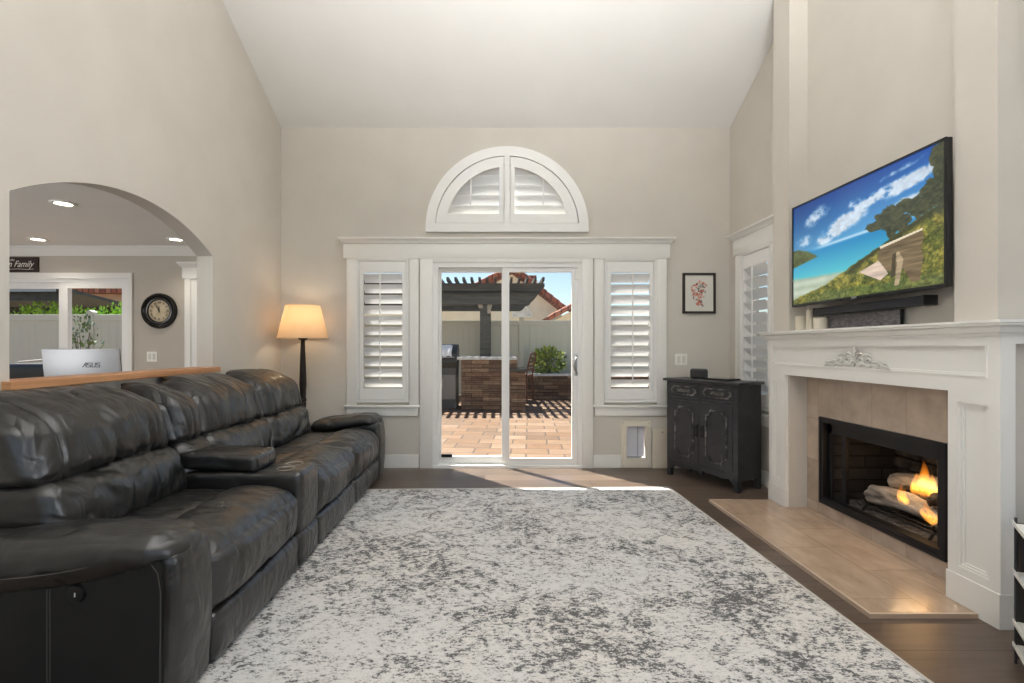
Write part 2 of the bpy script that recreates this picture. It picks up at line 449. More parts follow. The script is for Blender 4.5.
for a, b in ((345, 420), (592.8, 668)):
    cs.box(bx(a), bx(b), D-0.045, D-0.001, bz(407.2), bz(404.9), 0.004)
    cs.box(bx(a+2), bx(b-2 if b < 500 else b-2), Yt, D-0.001, bz(415.6), bz(407.2), 0.003)
struct('trim_3', cs, M_trim, 'white casing boards and sills around the door and side windows', smooth=30)

# ------------------------------------------------------------------ shuttered windows
def louvered_window(name, cx, loc, rotz, rod, n=11, label=None, tilt=-47, hinge=-1):
    """a plantation shutter in its frame; local x to the right, y into the wall"""
    t = thing(name, label, 'window', loc, rotz, kind='structure')
    hw, z0, z1 = 0.199, 0.811, 1.998
    fr = MB().plate(rrect(-0.268, 0.268, 0.672, 2.142), [rrect(-0.243, 0.243, 0.694, 2.118)], -0.02, 0.12, 'Y')
    fr.plate(rrect(-0.268, 0.268, 0.672, 2.142), [rrect(-0.254, 0.254, 0.686, 2.128)], -0.028, -0.02, 'Y')
    obj('window_frame', fr, M_shutter, t, True)
    pn = MB().plate(rrect(-0.239, 0.239, 0.698, 2.114), [rrect(-hw, hw, z0, z1)], -0.012, 0.018, 'Y')
    pn.plate(rrect(-0.232, 0.232, 0.705, 2.107), [rrect(-0.207, 0.207, z0-0.008, z1+0.008)], -0.0145, -0.012, 'Y')
    obj('shutter_panel', pn, M_shutter, t, True)
    lv = MB(); p = (z1-z0)/n; wl, th = 0.114, 0.011
    for k in range(n):
        zc = z0+p*(k+0.5)
        prof = [(wl/2*math.cos(2*PI*i/14), th/2*math.sin(2*PI*i/14)) for i in range(14)]
        a = R(tilt)
        A = [lv.bm.verts.new((-hw+0.002, 0.012+u*math.cos(a)-v*math.sin(a), zc+u*math.sin(a)+v*math.cos(a))) for u, v in prof]
        B = [lv.bm.verts.new((hw-0.002, q.co.y, q.co.z)) for q in A]
        for i in range(14): lv.bm.faces.new((A[i], A[(i+1) % 14], B[(i+1) % 14], B[i]))
        lv.bm.faces.new(A[::-1]); lv.bm.faces.new(B)
    obj('louvers', lv, M_louver, t, True, smooth=50)
    obj('tilt_rod', MB().box(rod-0.006, rod+0.006, -0.052, -0.041, z0+0.05, z1-0.01, 0.002), M_shutter, t, True)
    hg = MB()
    for zz in (0.86, 1.95): hg.box(hinge*0.254-0.006, hinge*0.254+0.006, -0.032, -0.02, zz-0.035, zz+0.035, 0.002)
    objs('hinge', hg, M_white_plastic, t, True)
    obj('window_pane', MB().box(-0.25, 0.25, 0.125, 0.13, 0.69, 2.13), M_glass, t, True)
    return t
louvered_window('window_1', 0, (bx(383), D, 0), 0, -0.02, label='tall white shutter left of the sliding door')
louvered_window('window_2', 0, (bx(630), D, 0), 0, 0.015, label='tall white shutter right of the sliding door', hinge=1)
W4 = louvered_window('window_4', 0, (XR, 4.60, 0), -PI/2, 0.0, label='white shutter on the right wall behind the black cabinet', tilt=-44)
cs = MB()
for a, b in ((4.868, 4.97), (4.23, 4.332)): cs.box(XR-0.024, XR-0.001, a, b, 0.645, 2.14, 0.003)
cs.box(XR-0.045, XR-0.001, 4.20, 5.00, 0.62, 0.645, 0.004); cs.box(XR-0.024, XR-0.001, 4.22, 4.98, 0.535, 0.62, 0.003)
cs.box(XR-0.03, XR-0.001, 4.20, 5.0, 2.14, 2.31, 0.002)
prof = [(0, 2.295), (0.012, 2.3), (0.016, 2.313), (0.036, 2.335), (0.044, 2.34), (0.044, 2.354), (0, 2.354)]
cs.mould([((XR-0.001, 5.0), (0, 1)), ((XR-0.03, 5.0), (-1, 1)), ((XR-0.03, 4.2), (-1, -1)), ((XR-0.001, 4.2), (0, -1))], prof)
struct('trim_4', cs, M_trim, 'white casing and crowned header of the window on the right wall', smooth=30)

# half-round window over the header
def half_round():
    zc = 2.455; cx = bx(507)
    t = thing('window_3', 'white half-round shuttered window above the sliding door', 'window', (cx, D, 0), 0, kind='structure')
    def arc(r, zbot, n=40):
        return [(-r, zbot), (r, zbot)]+[(r*math.cos(PI*k/n), zc+r*math.sin(PI*k/n)) for k in range(n+1)]
    def half(r, zbot, sgn, xin, n=24):
        """a quarter of the half circle between x = xin and the arc"""
        a1 = math.acos(xin/r); pts = [(xin, zbot), (math.sqrt(max(0, r*r-max(0, zbot-zc)**2)), zbot)]
        a0 = math.asin(max(0, (zbot-zc))/r)
        pts += [(r*math.cos(a0+(a1-a0)*k/n), zc+r*math.sin(a0+(a1-a0)*k/n)) for k in range(1, n+1)]
        pts = [(sgn*x, z) for x, z in pts]
        return pts if sgn > 0 else pts[::-1]
    z0 = 2.413
    obj('window_frame', MB().plate(arc(0.832, z0), [half(0.735, 2.50, 1, 0.028), half(0.735, 2.50, -1, 0.028)], -0.034, -0.001, 'Y')
        , M_shutter, t, True)
    for sg in (-1, 1):
        p = obj('shutter_panel', MB().plate(half(0.728, 2.505, sg, 0.034), [half(0.625, 2.598, sg, 0.078)], -0.026, -0.0015, 'Y'), M_shutter, t, True)
        lv = MB(); n = 6; pit = 0.1045; a = R(-52); wl, th = 0.112, 0.011
        for k in range(n):
            c = 2.598+pit*(k+0.5); top = c+0.03
            xe = math.sqrt(max(0.0, 0.645**2-(c-0.045-zc)**2))
            if xe < 0.1: break
            prof = [(wl/2*math.cos(2*PI*i/14), th/2*math.sin(2*PI*i/14)) for i in range(14)]
            A = [lv.bm.verts.new((sg*0.08, 0.05+u*math.cos(a)-v*math.sin(a), c+u*math.sin(a)+v*math.cos(a))) for u, v in prof]
            B = [lv.bm.verts.new((sg*max(0.085, min(xe, math.sqrt(max(0.0, 0.65**2-max(0, q.co.z-zc)**2)))), q.co.y, q.co.z)) for q in A]
            for i in range(14): lv.bm.faces.new((A[i], A[(i+1) % 14], B[(i+1) % 14], B[i]))
            lv.bm.faces.new(A[::-1]); lv.bm.faces.new(B)
        obj('louvers', lv, M_louver, t, True, smooth=50)
        obj('tilt_rod', MB().box(sg*0.37-0.006, sg*0.37+0.006, -0.022, -0.01, 2.69, 2.96, 0.002), M_shutter, t, True)
    obj('center_stile', MB().box(-0.078, 0.078, 0.002, 0.03, 2.5, 3.1), M_shutter, t, True)
    obj('window_pane', MB().plate(arc(0.655, 2.475), [], 0.115, 0.12, 'Y'), M_glass, t, True)
half_round()

# ------------------------------------------------------------------ sliding glass door
def sliding_door():
    t = thing('door_1', 'white sliding glass door to the patio', 'door', (bx(507), D, 0), 0, kind='structure')
    L, Rr = bx(432.6), bx(582.6); T = bz(262)
    obj('door_frame', MB().plate([(L, 0), (L, T), (Rr, T), (Rr, 0), (Rr-0.055, 0), (Rr-0.055, T-0.055), (L+0.055, T-0.055), (L+0.055, 0)], [], D-0.012, D+0.12, 'Y')
        .box(L, Rr, D-0.03, D+0.14, -0.002, 0.028, 0.004), M_vinyl, t)
    def sash(x0, x1, g0, g1, y0, y1, gz0, gz1, z1):
        s = obj('sash', MB().plate(rrect(x0, x1, 0.03, z1), [rrect(g0, g1, gz0, gz1)], y0, y1, 'Y').plate(rrect(g0-0.012, g1+0.012, gz0-0.012, gz1+0.012), [rrect(g0, g1, gz0, gz1)], y0-0.005, y0, 'Y'), M_vinyl, t)
        obj('glass_pane', MB().box(g0-0.005, g1+0.005, (y0+y1)/2-0.003, (y0+y1)/2+0.003, gz0-0.005, gz1+0.005), M_glass, s)
        return s
    zz0, zz1 = bz(458.5), bz(271.5)
    sash(L+0.05, bx(505.5), bx(440.8), bx(501.8), D+0.052, D+0.09, zz0+0.01, zz1, T-0.05)
    s2 = sash(bx(502.3), Rr-0.05, bx(509.3), bx(572), D+0.006, D+0.046, zz0, zz1-0.005, T-0.05)
    h = MB().tube([(bx(577), D+0.006, bz(374)), (bx(576.2), D-0.03, bz(373)), (bx(574.0), D-0.048, bz(369)), (bx(573.2), D-0.052, bz(365)), (bx(574.0), D-0.048, bz(361)), (bx(576.2), D-0.03, bz(357)), (bx(577), D+0.006, bz(356))], 0.011, 10)
    h.box(bx(575), bx(579), D-0.002, D+0.008, bz(376), bz(354), 0.004)
    obj('door_handle', h, M_steel, s2, smooth=40)
    obj('latch_stop', MB().box(bx(441), bx(452), D+0.03, D+0.052, bz(458), bz(455), 0.003), M_black, t)
    obj('alarm_contact', MB().box(bx(575), bx(579.5), D-0.022, D-0.002, bz(280), bz(270), 0.003), M_white_plastic, t)
sliding_door()

# ------------------------------------------------------------------ the dining room beyond the arch
D2, DXL = 6.0, -8.0
def dx(x): return (x-VX)/F*D2
def dz(y): return H+(VY-y)/F*D2
M_dwall = noisy('dining_paint', rgb(186, 178, 166), rgb(190, 182, 170), 0.75, 3)
DDL, DDR, DDT = dx(133)-1.75, dx(131), 2.075
struct('wall_dining_back', MB().plate([(DXL, -0.1), (DDL, -0.1), (DDL, DDT), (DDR, DDT), (DDR, -0.1), (XL-0.12, -0.1), (XL-0.12, 2.6), (DXL, 2.6)], [], D2, D2+0.15, 'Y'), M_dwall)
struct('wall_dining_left', MB().box(DXL-0.1, DXL, YE, D2+0.15, -0.1, 2.6), M_dwall)
struct('wall_dining_right', MB().box(XL-0.125, XL-0.003, D+0.15, D2, -0.1, 2.6), M_dwall)
struct('floor_dining', MB().box(DXL, XL-0.125, D+0.15, D2+0.15, -0.12, 0.0), M_floor)
struct('ceiling_dining', MB().box(DXL, XL-0.126, YE, D2+0.15, 2.44, 2.62), M_ceil)
pr = [(0, 2.33), (0.012, 2.33), (0.02, 2.35), (0.05, 2.39), (0.062, 2.42), (0.075, 2.425), (0.075, 2.4395), (0, 2.4395)]
struct('trim_5', MB().mould([((DXL, D2-0.001), (0, -1)), ((XL-0.126, D2-0.001), (0, -1))], pr), M_trim, 'white crown moulding of the dining room', smooth=30)
def dining_door():
    t = thing('door_2', 'white sliding patio door in the dining room', 'door', (dx(63), D2, 0), 0, kind='structure')
    L, Rr, T = DDL, DDR, DDT
    obj('casing', MB().plate([(L-0.03, 0), (L-0.03, T+0.05), (Rr+0.03, T+0.05), (Rr+0.03, 0), (Rr-0.02, 0), (Rr-0.02, T-0.02), (L+0.02, T-0.02), (L+0.02, 0)], [], D2-0.03, D2-0.001, 'Y'), M_trim, t)
    obj('door_frame', MB().plate([(L, 0), (L, T), (Rr, T), (Rr, 0), (Rr-0.06, 0), (Rr-0.06, T-0.06), (L+0.06, T-0.06), (L+0.06, 0)], [], D2-0.001, D2+0.12, 'Y').box(L, Rr, D2-0.02, D2+0.14, -0.002, 0.028), M_vinyl, t)
    def sash(x0, x1, g0, g1, y0):
        s = obj('sash', MB().plate(rrect(x0, x1, 0.03, T-0.055), [rrect(g0, g1, 0.1, 1.945)], y0, y0+0.035, 'Y'), M_vinyl, t)
        obj('glass_pane', MB().box(g0-0.005, g1+0.005, y0+0.015, y0+0.02, 0.095, 1.95), M_glass, s)
    sash(dx(58.5), Rr-0.05, dx(67.5), dx(121.5), D2+0.005)
    sash(L+0.05, dx(66), L+0.13, dx(58.5), D2+0.05)
dining_door()
# cased doorway at the dining room's corner
cd = MB()
xa = dx(185.5)
cd.box(xa, xa+0.075, D2-0.024, D2-0.001, 0, dz(279), 0.003)
cd.box(xa+0.075, XL-0.14, D2-0.012, D2-0.001, 0, dz(279))
cd.box(xa-0.025, XL-0.13, D2-0.03, D2-0.001, dz(279), dz(267), 0.002)
cd.mould([((xa-0.025, D2-0.001), (-1, 0)), ((xa-0.025, D2-0.03), (-1, -1)), ((XL-0.13, D2-0.03), (0, -1))], [(0, dz(268)), (0.014, dz(267)), (0.04, dz(264)), (0.04, dz(262.6)), (0, dz(262.6))])
struct('trim_6', cd, M_trim, 'white door casing with a crowned cap at the dining room corner', smooth=30)

# recessed ceiling lights in the dining room
M_lens = mat('lamp_lens', (1, 0.95, 0.86), 0.4, emit=(1, 0.93, 0.8, 1), es=9.0)
for lx, ly, lab in ((-3.6, 4.17, 'round recessed ceiling light nearest the top of the arch'), (-5.08, 5.56, 'round recessed ceiling light above the script sign'), (-3.55, 5.56, 'round recessed ceiling light partly behind the arch curve, above the clock')):
    t = thing('ceiling_light', lab, 'light', (lx, ly, 2.43), 0, 'recessed lights in the dining ceiling')
    obj('trim_ring', MB().lathe([(0.062, 0.008), (0.062, 0.0), (0.085, -0.004), (0.092, 0.0), (0.094, 0.0095), (0.062, 0.0095)], (lx, ly, 2.43), 32), M_white_plastic, t, smooth=40)
    obj('lens', MB().lathe([(0, 0.004), (0.06, 0.002), (0.061, 0.006), (0, 0.0085)], (lx, ly, 2.43), 32), M_lens, t, smooth=60)
    L = lamp('bulb_light', 'SPOT', (lx, ly, 2.41), 13, (1, 0.9, 0.76), 0.05, aim=(0, 0, -1)); L.data.spot_size = R(130); L.data.spot_blend = 0.7

# ------------------------------------------------------------------ things on the dining wall
def wall_clock():
    cx, cz, r = dx(160), dz(311), 0.213
    t = thing('wall_clock', 'round black wall clock with roman numerals seen through the arch', 'clock', (cx, D2-0.002, cz))
    Mx = Matrix.Translation((cx, D2-0.002, cz)) @ Matrix.Rotation(PI/2, 4, 'X')
    b = MB(); b.lathe([(0.128, 0.012), (0.135, 0.03), (0.15, 0.034), (0.165, 0.028), (0.185, 0.042), (0.203, 0.036), (0.213, 0.015), (0.213, 0.0), (0.128, 0.0)], n=56, M=Mx)
    obj('rim', b, mat('clock_black', rgb(20, 18, 17), 0.22), t, smooth=40)
    obj('dial', MB().lathe([(0, 0.010), (0.134, 0.010), (0.134, 0.002), (0, 0.002)], n=48, M=Mx), noisy('dial_paper', rgb(176, 158, 128), rgb(206, 190, 160), 0.6, 14), t, smooth=30)
    ink = mat('clock_ink', rgb(38, 32, 28), 0.6)
    nm = MB()
    for k, s in enumerate(['XII', 'I', 'II', 'III', 'IV', 'V', 'VI', 'VII', 'VIII', 'IX', 'X', 'XI']):
        a = R(30*k)
        text('numeral', s, 0.036, ink, t, Mx @ Matrix.Rotation(-a, 4, 'Z') @ Matrix.Translation((0, 0.1, 0.0112)), bold=0.0006)
    def hand(nme, a, L, wd, z):
        m = MB().plate([(-wd, -0.02), (wd, -0.02), (wd*1.3, L*0.6), (0, L), (-wd*1.3, L*0.6)], [], z, z+0.0015, 'Z', M=Mx @ Matrix.Rotation(-a, 4, 'Z'))
        obj(nme, m, ink, t)
    hand('hour_hand', R(357), 0.062, 0.005, 0.0135); hand('minute_hand', R(331), 0.1, 0.004, 0.0155)
    obj('hub', MB().lathe([(0.008, 0.012), (0.008, 0.018), (0, 0.02)], n=16, M=Mx), ink, t, smooth=40)
wall_clock()

M_rocker = mat('rocker_ivory', rgb(216, 212, 202), 0.4)
def plate_thing(name, label, cat, cx, cz, Y, gangs):
    """a two-gang wall plate"""
    t = thing(name, label, cat, (cx, Y-0.001, cz))
    obj('plate', MB().box(cx-0.062, cx+0.062, Y-0.008, Y-0.001, cz-0.06, cz+0.06, 0.003), M_white_plastic, t)
    for g, k in enumerate(gangs):
        x = cx-0.026+0.052*g
        if k == 'switch':
            obj('rocker', MB().box(x-0.017, x+0.017, Y-0.0125, Y-0.007, cz-0.034, cz+0.034, 0.002), M_rocker, t)
        else:
            s = obj('socket', MB().box(x-0.017, x+0.017, Y-0.0115, Y-0.007, cz-0.036, cz+0.036, 0.003), mat('socket_ivory', rgb(214, 210, 200), 0.4), t)
            sl = MB()
            for zz in (-0.018, 0.018):
                for xx in (-0.006, 0.006): sl.box(x+xx-0.0012, x+xx+0.0012, Y-0.0122, Y-0.0112, cz+zz-0.004, cz+zz+0.005)
                sl.cyl((x, Y-0.0122, cz+zz-0.009), (x, Y-0.0112, cz+zz-0.009), 0.0025, n=8)
            objs('slot', sl, M_dark, s)
    sc = MB()
    for g in range(len(gangs)):
        for zz in (-0.048, 0.048): sc.cyl((cx-0.026+0.052*g, Y-0.0092, cz+zz), (cx-0.026+0.052*g, Y-0.0075, cz+zz), 0.003, n=10)
    objs('screw', sc, M_steel, t)
plate_thing('outlet_plate', 'white wall outlet and switch plate below the round clock', 'outlet', dx(152.3), dz(356.6), D2, ['switch', 'socket'])
plate_thing('light_switch', 'white double light switch plate under the framed flower print', 'switch', bx(681), bz(359.5), D, ['switch', 'switch'])

def family_sign():
    x1 = dx(39.6); x0 = x1-0.86; z0, z1 = dz(272.3), dz(257.3)
    t = thing('wall_sign', 'dark wooden sign with white script lettering above the dining room door', 'sign', ((x0+x1)/2, D2, z0))
    obj('board', MB().box(x0, x1, D2-0.024, D2-0.001, z0, z1, 0.003), noisy('dark_sign_wood', rgb(40, 28, 24), rgb(58, 42, 35), 0.7, 8, (1, 1, 6)), t)
    ink = mat('sign_white', rgb(225, 220, 212), 0.7)
    Mx = Matrix.Translation((dx(22.2), D2-0.0255, dz(264.6))) @ Matrix.Rotation(PI/2, 4, 'X')
    text('lettering', 'n Family', 0.105, ink, t, Mx, shear=0.45, sx=0.86)
    text('lettering', 'the', 0.04, ink, t, Matrix.Translation((dx(14.2), D2-0.0255, dz(260.3))) @ Matrix.Rotation(PI/2, 4, 'X'), shear=0.4)
    obj('underline', MB().tube([(dx(11), D2-0.0255, dz(269.6)), (dx(20), D2-0.0255, dz(269.2)), (dx(30), D2-0.0255, dz(269.8)), (dx(35.5), D2-0.0255, dz(269.3))], 0.0025, 6), ink, t)
family_sign()

# desk behind the sill with the computer on it
dk = thing('desk', 'dark desk standing in the dining room behind the wooden sill', 'desk', (-3.0, 3.2, 0))
obj('desk_top', MB().box(-3.25, -2.42, 2.4, 3.9, 0.71, 0.745, 0.005), noisy('desk_wood', rgb(60, 44, 34), rgb(78, 58, 44), 0.4, 6, (1, 0.2, 1)), dk)
for px in (-3.2, -2.47):
    for py in (2.45, 3.85): obj('leg', MB().box(px-0.03, px+0.03, py-0.03, py+0.03, 0, 0.711, 0.003), mat('desk_leg', rgb(50, 38, 30), 0.5) if 'desk_leg' not in bpy.data.materials else bpy.data.materials['desk_leg'], dk)
def monitor():
    Y = 3.25; x0, x1 = (40.5-VX)/F*Y, (117.5-VX)/F*Y; cx = (x0+x1)/2; zt = H+(VY-349)/F*Y
    t = thing('computer_monitor', 'silver backed computer screen standing behind the wooden sill', 'computer', (cx, Y, 0.745))
    Mt = Matrix.Translation((cx, Y, zt)) @ Matrix.Rotation(R(7), 4, 'X')
    h = 0.33; hw = (x1-x0)/2
    obj('back_shell', MB().box(-hw, hw, 0.0, 0.02, -h, 0, 0.006, M=Mt), mat('silver_shell', rgb(168, 169, 172), 0.4, 0.3), t, smooth=40)
    obj('screen', MB().box(-hw+0.003, hw-0.003, 0.02, 0.028, -h+0.003, -0.003, 0.002, M=Mt), M_black, t)
    # the maker's lettering, drawn stroke by stroke
    lg = MB(); u = 0.0048
    def st(*pts):
        for a, b in zip(pts[:-1], pts[1:]):
            a, b = Vector((a[0], 0, a[1])), Vector((b[0], 0, b[1]))
            d = (b-a).normalized()*0.0023; n = Vector((-d.z, 0, d.x))
            q = [a-d+n, b+d+n, b+d-n, a-d-n]
            lg.plate([(p.x, p.z) for p in q], [], -0.0012, 0.0005, 'Y', M=Mt @ Matrix.Translation((hw*0.05, 0, -0.118)))
    for k, L in enumerate(('A', 'S', 'U', 'S')):
        o = k*0.0295; sh = lambda x, z: (o+x*0.023+z*0.005, z*0.026)
        if L == 'A': st(sh(0, 0), sh(0.75, 1), sh(1, 1)); st(sh(0.95, 1), sh(0.95, 0)); st(sh(0.62, 0.42), sh(0.95, 0.42))
        if L == 'U': st(sh(0.05, 1), sh(0.05, 0), sh(0.95, 0), sh(0.95, 1))
        if L == 'S': st(sh(1, 1), sh(0.05, 1), sh(0.05, 0.55), sh(0.95, 0.45), sh(0.95, 0), sh(0, 0))
    obj('logo', lg, mat('logo_black', rgb(25, 25, 27), 0.4), t)
    sp = MB().box(-0.03, 0.03, 0.02, 0.05, -0.4, -0.2, 0.004, M=Mt)
    obj('stand', sp, M_steel, t)
    obj('stand_foot', MB().box(cx-0.11, cx+0.11, Y+0.0, Y+0.2, 0.745, 0.757, 0.004), M_steel, t)
monitor()

# ------------------------------------------------------------------ framed print, pet door, boards
def framed_print():
    x0, x1, z0, z1 = bx(682.2), bx(714.8), bz(313.5), bz(273.2)
    cx = (x0+x1)/2; cz = (z0+z1)/2
    t = thing('picture_frame', 'black framed print of a face shaped from flowers', 'picture', (cx, D, z0))
    obj('frame', MB().plate(rrect(x0, x1, z0, z1), [rrect(x0+0.022, x1-0.022, z0+0.022, z1-0.022)], D-0.026, D-0.001, 'Y'), mat('frame_black', rgb(42, 34, 30), 0.4), t)
    obj('backing_sheet', MB().box(x0+0.02, x1-0.02, D-0.014, D-0.004, z0+0.02, z1-0.02), mat('print_paper', rgb(226, 220, 212), 0.7), t)
    rnd = random.Random(4)
    cols = [mat('print_coral', rgb(206, 104, 82), 0.7), mat('print_ink', rgb(70, 72, 80), 0.7), mat('print_teal', rgb(120, 142, 146), 0.7), mat('print_rose', rgb(222, 160, 142), 0.7)]
    mbs = [MB() for _ in cols]
    n = 0
    prof_pts = [(0.0, 0.10, 0.045), (-0.035, 0.065, 0.05), (0.02, 0.06, 0.05), (-0.045, 0.01, 0.045), (0.0, 0.0, 0.05), (-0.03, -0.04, 0.045), (0.01, -0.05, 0.04), (0.045, 0.02, 0.03), (0.0, -0.095, 0.035), (0.02, -0.11, 0.03), (0.05, 0.085, 0.025)]
    for (px, pz, rr) in prof_pts:
        for k in range(9):
            a = rnd.random()*2*PI; q = rr*math.sqrt(rnd.random()); r = rnd.uniform(0.009, 0.018); n += 1
            fx, fz = cx+px+q*math.cos(a), cz+pz+q*math.sin(a)
            pet = rnd.choice((4, 5, 6)); pts = []
            for i in range(pet*4):
                th = 2*PI*i/(pet*4); ra = r*(0.62+0.38*math.cos(pet*th)); pts.append((fx+ra*math.cos(th), fz+ra*math.sin(th)))
            mbs[rnd.choices((0, 1, 2, 3), (0.36, 0.28, 0.12, 0.24))[0]].plate(pts, [], D-0.0146-0.00001*n, D-0.0139, 'Y')
    for m, c in zip(mbs, cols): obj('printed_flowers', m, c, t)
    obj('glazing', MB().box(x0+0.021, x1-0.021, D-0.019, D-0.0175, z0+0.021, z1-0.021), M_glass, t)
framed_print()

def pet_door():
    x0, x1, z0, z1 = bx(620.8), bx(650.2), bz(467.2), bz(420.6); a0, a1, b0, b1 = bx(626.2), bx(645), bz(459), bz(426)
    t = thing('pet_door', 'white framed pet door with a clear flap low on the back wall', 'pet door', ((x0+x1)/2, D, z0))
    ivory = mat('ivory_plastic', rgb(222, 214, 198), 0.4)
    obj('frame', MB().plate(rrect(x0, x1, z0, z1, 0.012), [rrect(a0, a1, b0, b1, 0.006)], D-0.02, D-0.001, 'Y').plate(rrect(x0+0.022, x1-0.022, z0+0.022, z1-0.022, 0.01), [rrect(a0, a1, b0, b1, 0.006)], D-0.026, D-0.02, 'Y'), ivory, t, smooth=30)
    fm = mat('flap_vinyl', rgb(226, 228, 238), 0.2); fm.node_tree.nodes['Principled BSDF'].inputs['Transmission Weight'].default_value = 0.2
    obj('flap', MB().box(a0+0.004, a1-0.004, D+0.02, D+0.025, b0+0.02, b1-0.002), fm, t)
    obj('flap_strip', MB().box(a0+0.008, a1-0.03, D+0.016, D+0.02, b0+0.012, b0+0.022).box(a0+0.12, a0+0.126, D+0.016, D+0.02, b0+0.03, b1-0.01), mat('strip_grey', rgb(120, 122, 128), 0.4), t)
    sc = MB()
    for x in (x0+0.02, x1-0.02):
        for z in (z0+0.02, z1-0.02): sc.cyl((x, D-0.023, z), (x, D-0.0195, z), 0.006, n=12)
    objs('screw', sc, M_steel, t)
pet_door()
px0, px1 = bx(651.3), bx(666)
t = thing('cover_panel', 'cream cover panel standing between the pet door and the black cabinet', 'panel', ((px0+px1)/2, D-0.03, 0))
obj('board', MB().box(px0, px1, D-0.034, D-0.019, 0.001, bz(427.5), 0.003), mat('cream_panel', rgb(214, 204, 186), 0.5), t)
obj('knob', MB().cyl((bx(661), D-0.046, bz(431.5)), (bx(661), D-0.033, bz(431.5)), 0.011, 0.007, 14), M_steel, t, smooth=40)
# ------------------------------------------------------------------ fireplace
M_mantel = mat('mantel_white', rgb(235, 233, 228), 0.36)
tile_cols = [rgb(170, 152, 136), rgb(186, 168, 151), rgb(178, 160, 143), rgb(194, 178, 162)]
M_walltile = bricks('travertine_wall_tile', tile_cols, rgb(150, 134, 120), 0.262, 0.305, 0.0016, 0.2, off=0.0, bump=0.05, plane='YZ', loc=(-0.02, -0.10, 0), nz=(7, (1, 1, 1), 0.7, 0.78))
M_hearth = bricks('travertine_hearth_tile', [rgb(176, 152, 130), rgb(190, 166, 142), rgb(182, 158, 136), rgb(198, 176, 153)], rgb(140, 120, 104), 0.62, 0.31, 0.002, 0.16, off=0.5, bump=0.04, plane='YX', loc=(0.1, 0.03, 0), nz=(5, (1, 2.2, 1), 0.8, 0.75))
FY0, FY1, FZ0, FZ1 = 2.62, 3.63, 0.120, 0.725          # firebox opening
XT = 2.37                                               # tile face
ft = thing('fireplace', 'white fireplace mantel with carved ornament and travertine tile surround', 'fireplace', (XT, 3.11, 0))
LX, LY0, LY1 = 2.21, 2.19, 4.03
I0, I1 = 2.44, 3.81                                     # inner edges of the two legs
def leg(y0, y1, nm):
    m = MB()
    # a panelled pilaster: stiles and rails around a recessed field
    z0, z1 = 0.0, 1.026
    m.plate(rrect(y0, y1, z0, z1), [rrect(y0+0.05, y1-0.05, 0.195, 0.975)], LX, LX+0.02, 'X')
    m.box(LX+0.02, (XT-0.001) if y0 > 3 else LX+0.066, y0, y1, z0, z1)
    if y0 < 3: m.box(LX+0.066, XT-0.001, YN+0.002, y1, z0, z1)
    o = obj(nm, m, M_mantel, ft)
    f = MB()
    a, b, c, d = y0+0.05, y1-0.05, 0.195, 0.975
    f.plate(rrect(a, b, c, d), [rrect(a+0.012, b-0.012, c+0.012, d-0.012)], LX+0.006, LX+0.0195, 'X')
    f.plate(rrect(a+0.012, b-0.012, c+0.012, d-0.012), [rrect(a+0.022, b-0.022, c+0.022, d-0.022)], LX+0.012, LX+0.0195, 'X')
    obj('panel_moulding', f, M_mantel, o)
    obj('plinth', MB().box(LX-0.006, XT-0.001 if y0 > 3 else LX+0.069, y0-0.006, y1+0.006, 0.0, 0.155, 0.002), M_mantel, o)
leg(LY0, I0, 'mantel_leg'); leg(I1, LY1, 'mantel_leg')
fz = MB()
fz.plate(rrect(LY0, LY1, 1.026, 1.30), [rrect(LY0+0.055, LY1-0.055, 1.10, 1.252)], LX, LX+0.018, 'X')
fz.box(LX+0.018, XT+0.0, YN+0.002, LY1, 1.026, 1.30).box(LX+0.018, LX+0.066, LY0, YN+0.002, 1.026, 1.30)
obj('frieze', fz, M_mantel, ft)
f = MB(); a, b, c, d = LY0+0.055, LY1-0.055, 1.10, 1.252
f.plate(rrect(a, b, c, d), [rrect(a+0.009, b-0.009, c+0.009, d-0.009)], LX-0.004, LX+0.0178, 'X')
f.plate(rrect(a+0.009, b-0.009, c+0.009, d-0.009), [rrect(a+0.018, b-0.018, c+0.018, d-0.018)], LX+0.007, LX+0.0178, 'X')
obj('frieze_moulding', f, M_mantel, ft)
cp = [(0, 1.285), (0.008, 1.285), (0.012, 1.297), (0.022, 1.303), (0.026, 1.312), (0.03, 1.324), (0.042, 1.331), (0.05, 1.334), (0.05, 1.342), (0.056, 1.345), (0.056, 1.357), (0, 1.357)]
cr = MB().mould([((XR-0.06, LY1), (0, 1)), ((LX, LY1), (-1, 1)), ((LX, LY0), (-1, -1)), ((3.4, LY0), (0, -1))], cp)
obj('crown', cr, M_mantel, ft, smooth=35)
sh = MB().box(LX-0.01, XB-0.001, LY0-0.01, LY1+0.01, 1.335, 1.3565).box(XB-0.001, XN-0.001, N0+0.001, N1-0.001, 1.335, 1.3565)
obj('mantel_shelf', sh, M_mantel, ft)
# the side wing: stile and rail around the wall beside the mantel
sw = MB().box(LX+0.001, LX+0.066, LY0-0.004, LY0, 0.155, 1.285).box(XT+0.001, 3.4, LY0-0.004, YN-0.003, 1.252, 1.285).box(LX+0.066, XT+0.001, LY0-0.004, LY0, 1.252, 1.285)
sw.box(3.3, 3.4, LY0, YN-0.003, 0, 1.252)
obj('side_frame', sw, M_mantel, ft)
tl = MB().plate(rrect(I0-0.001, I1+0.001, 0.0, 1.10), [rrect(FY0, FY1, FZ0, FZ1)], XT, XT+0.015, 'X')
obj('tile_surround', tl, M_walltile, ft)

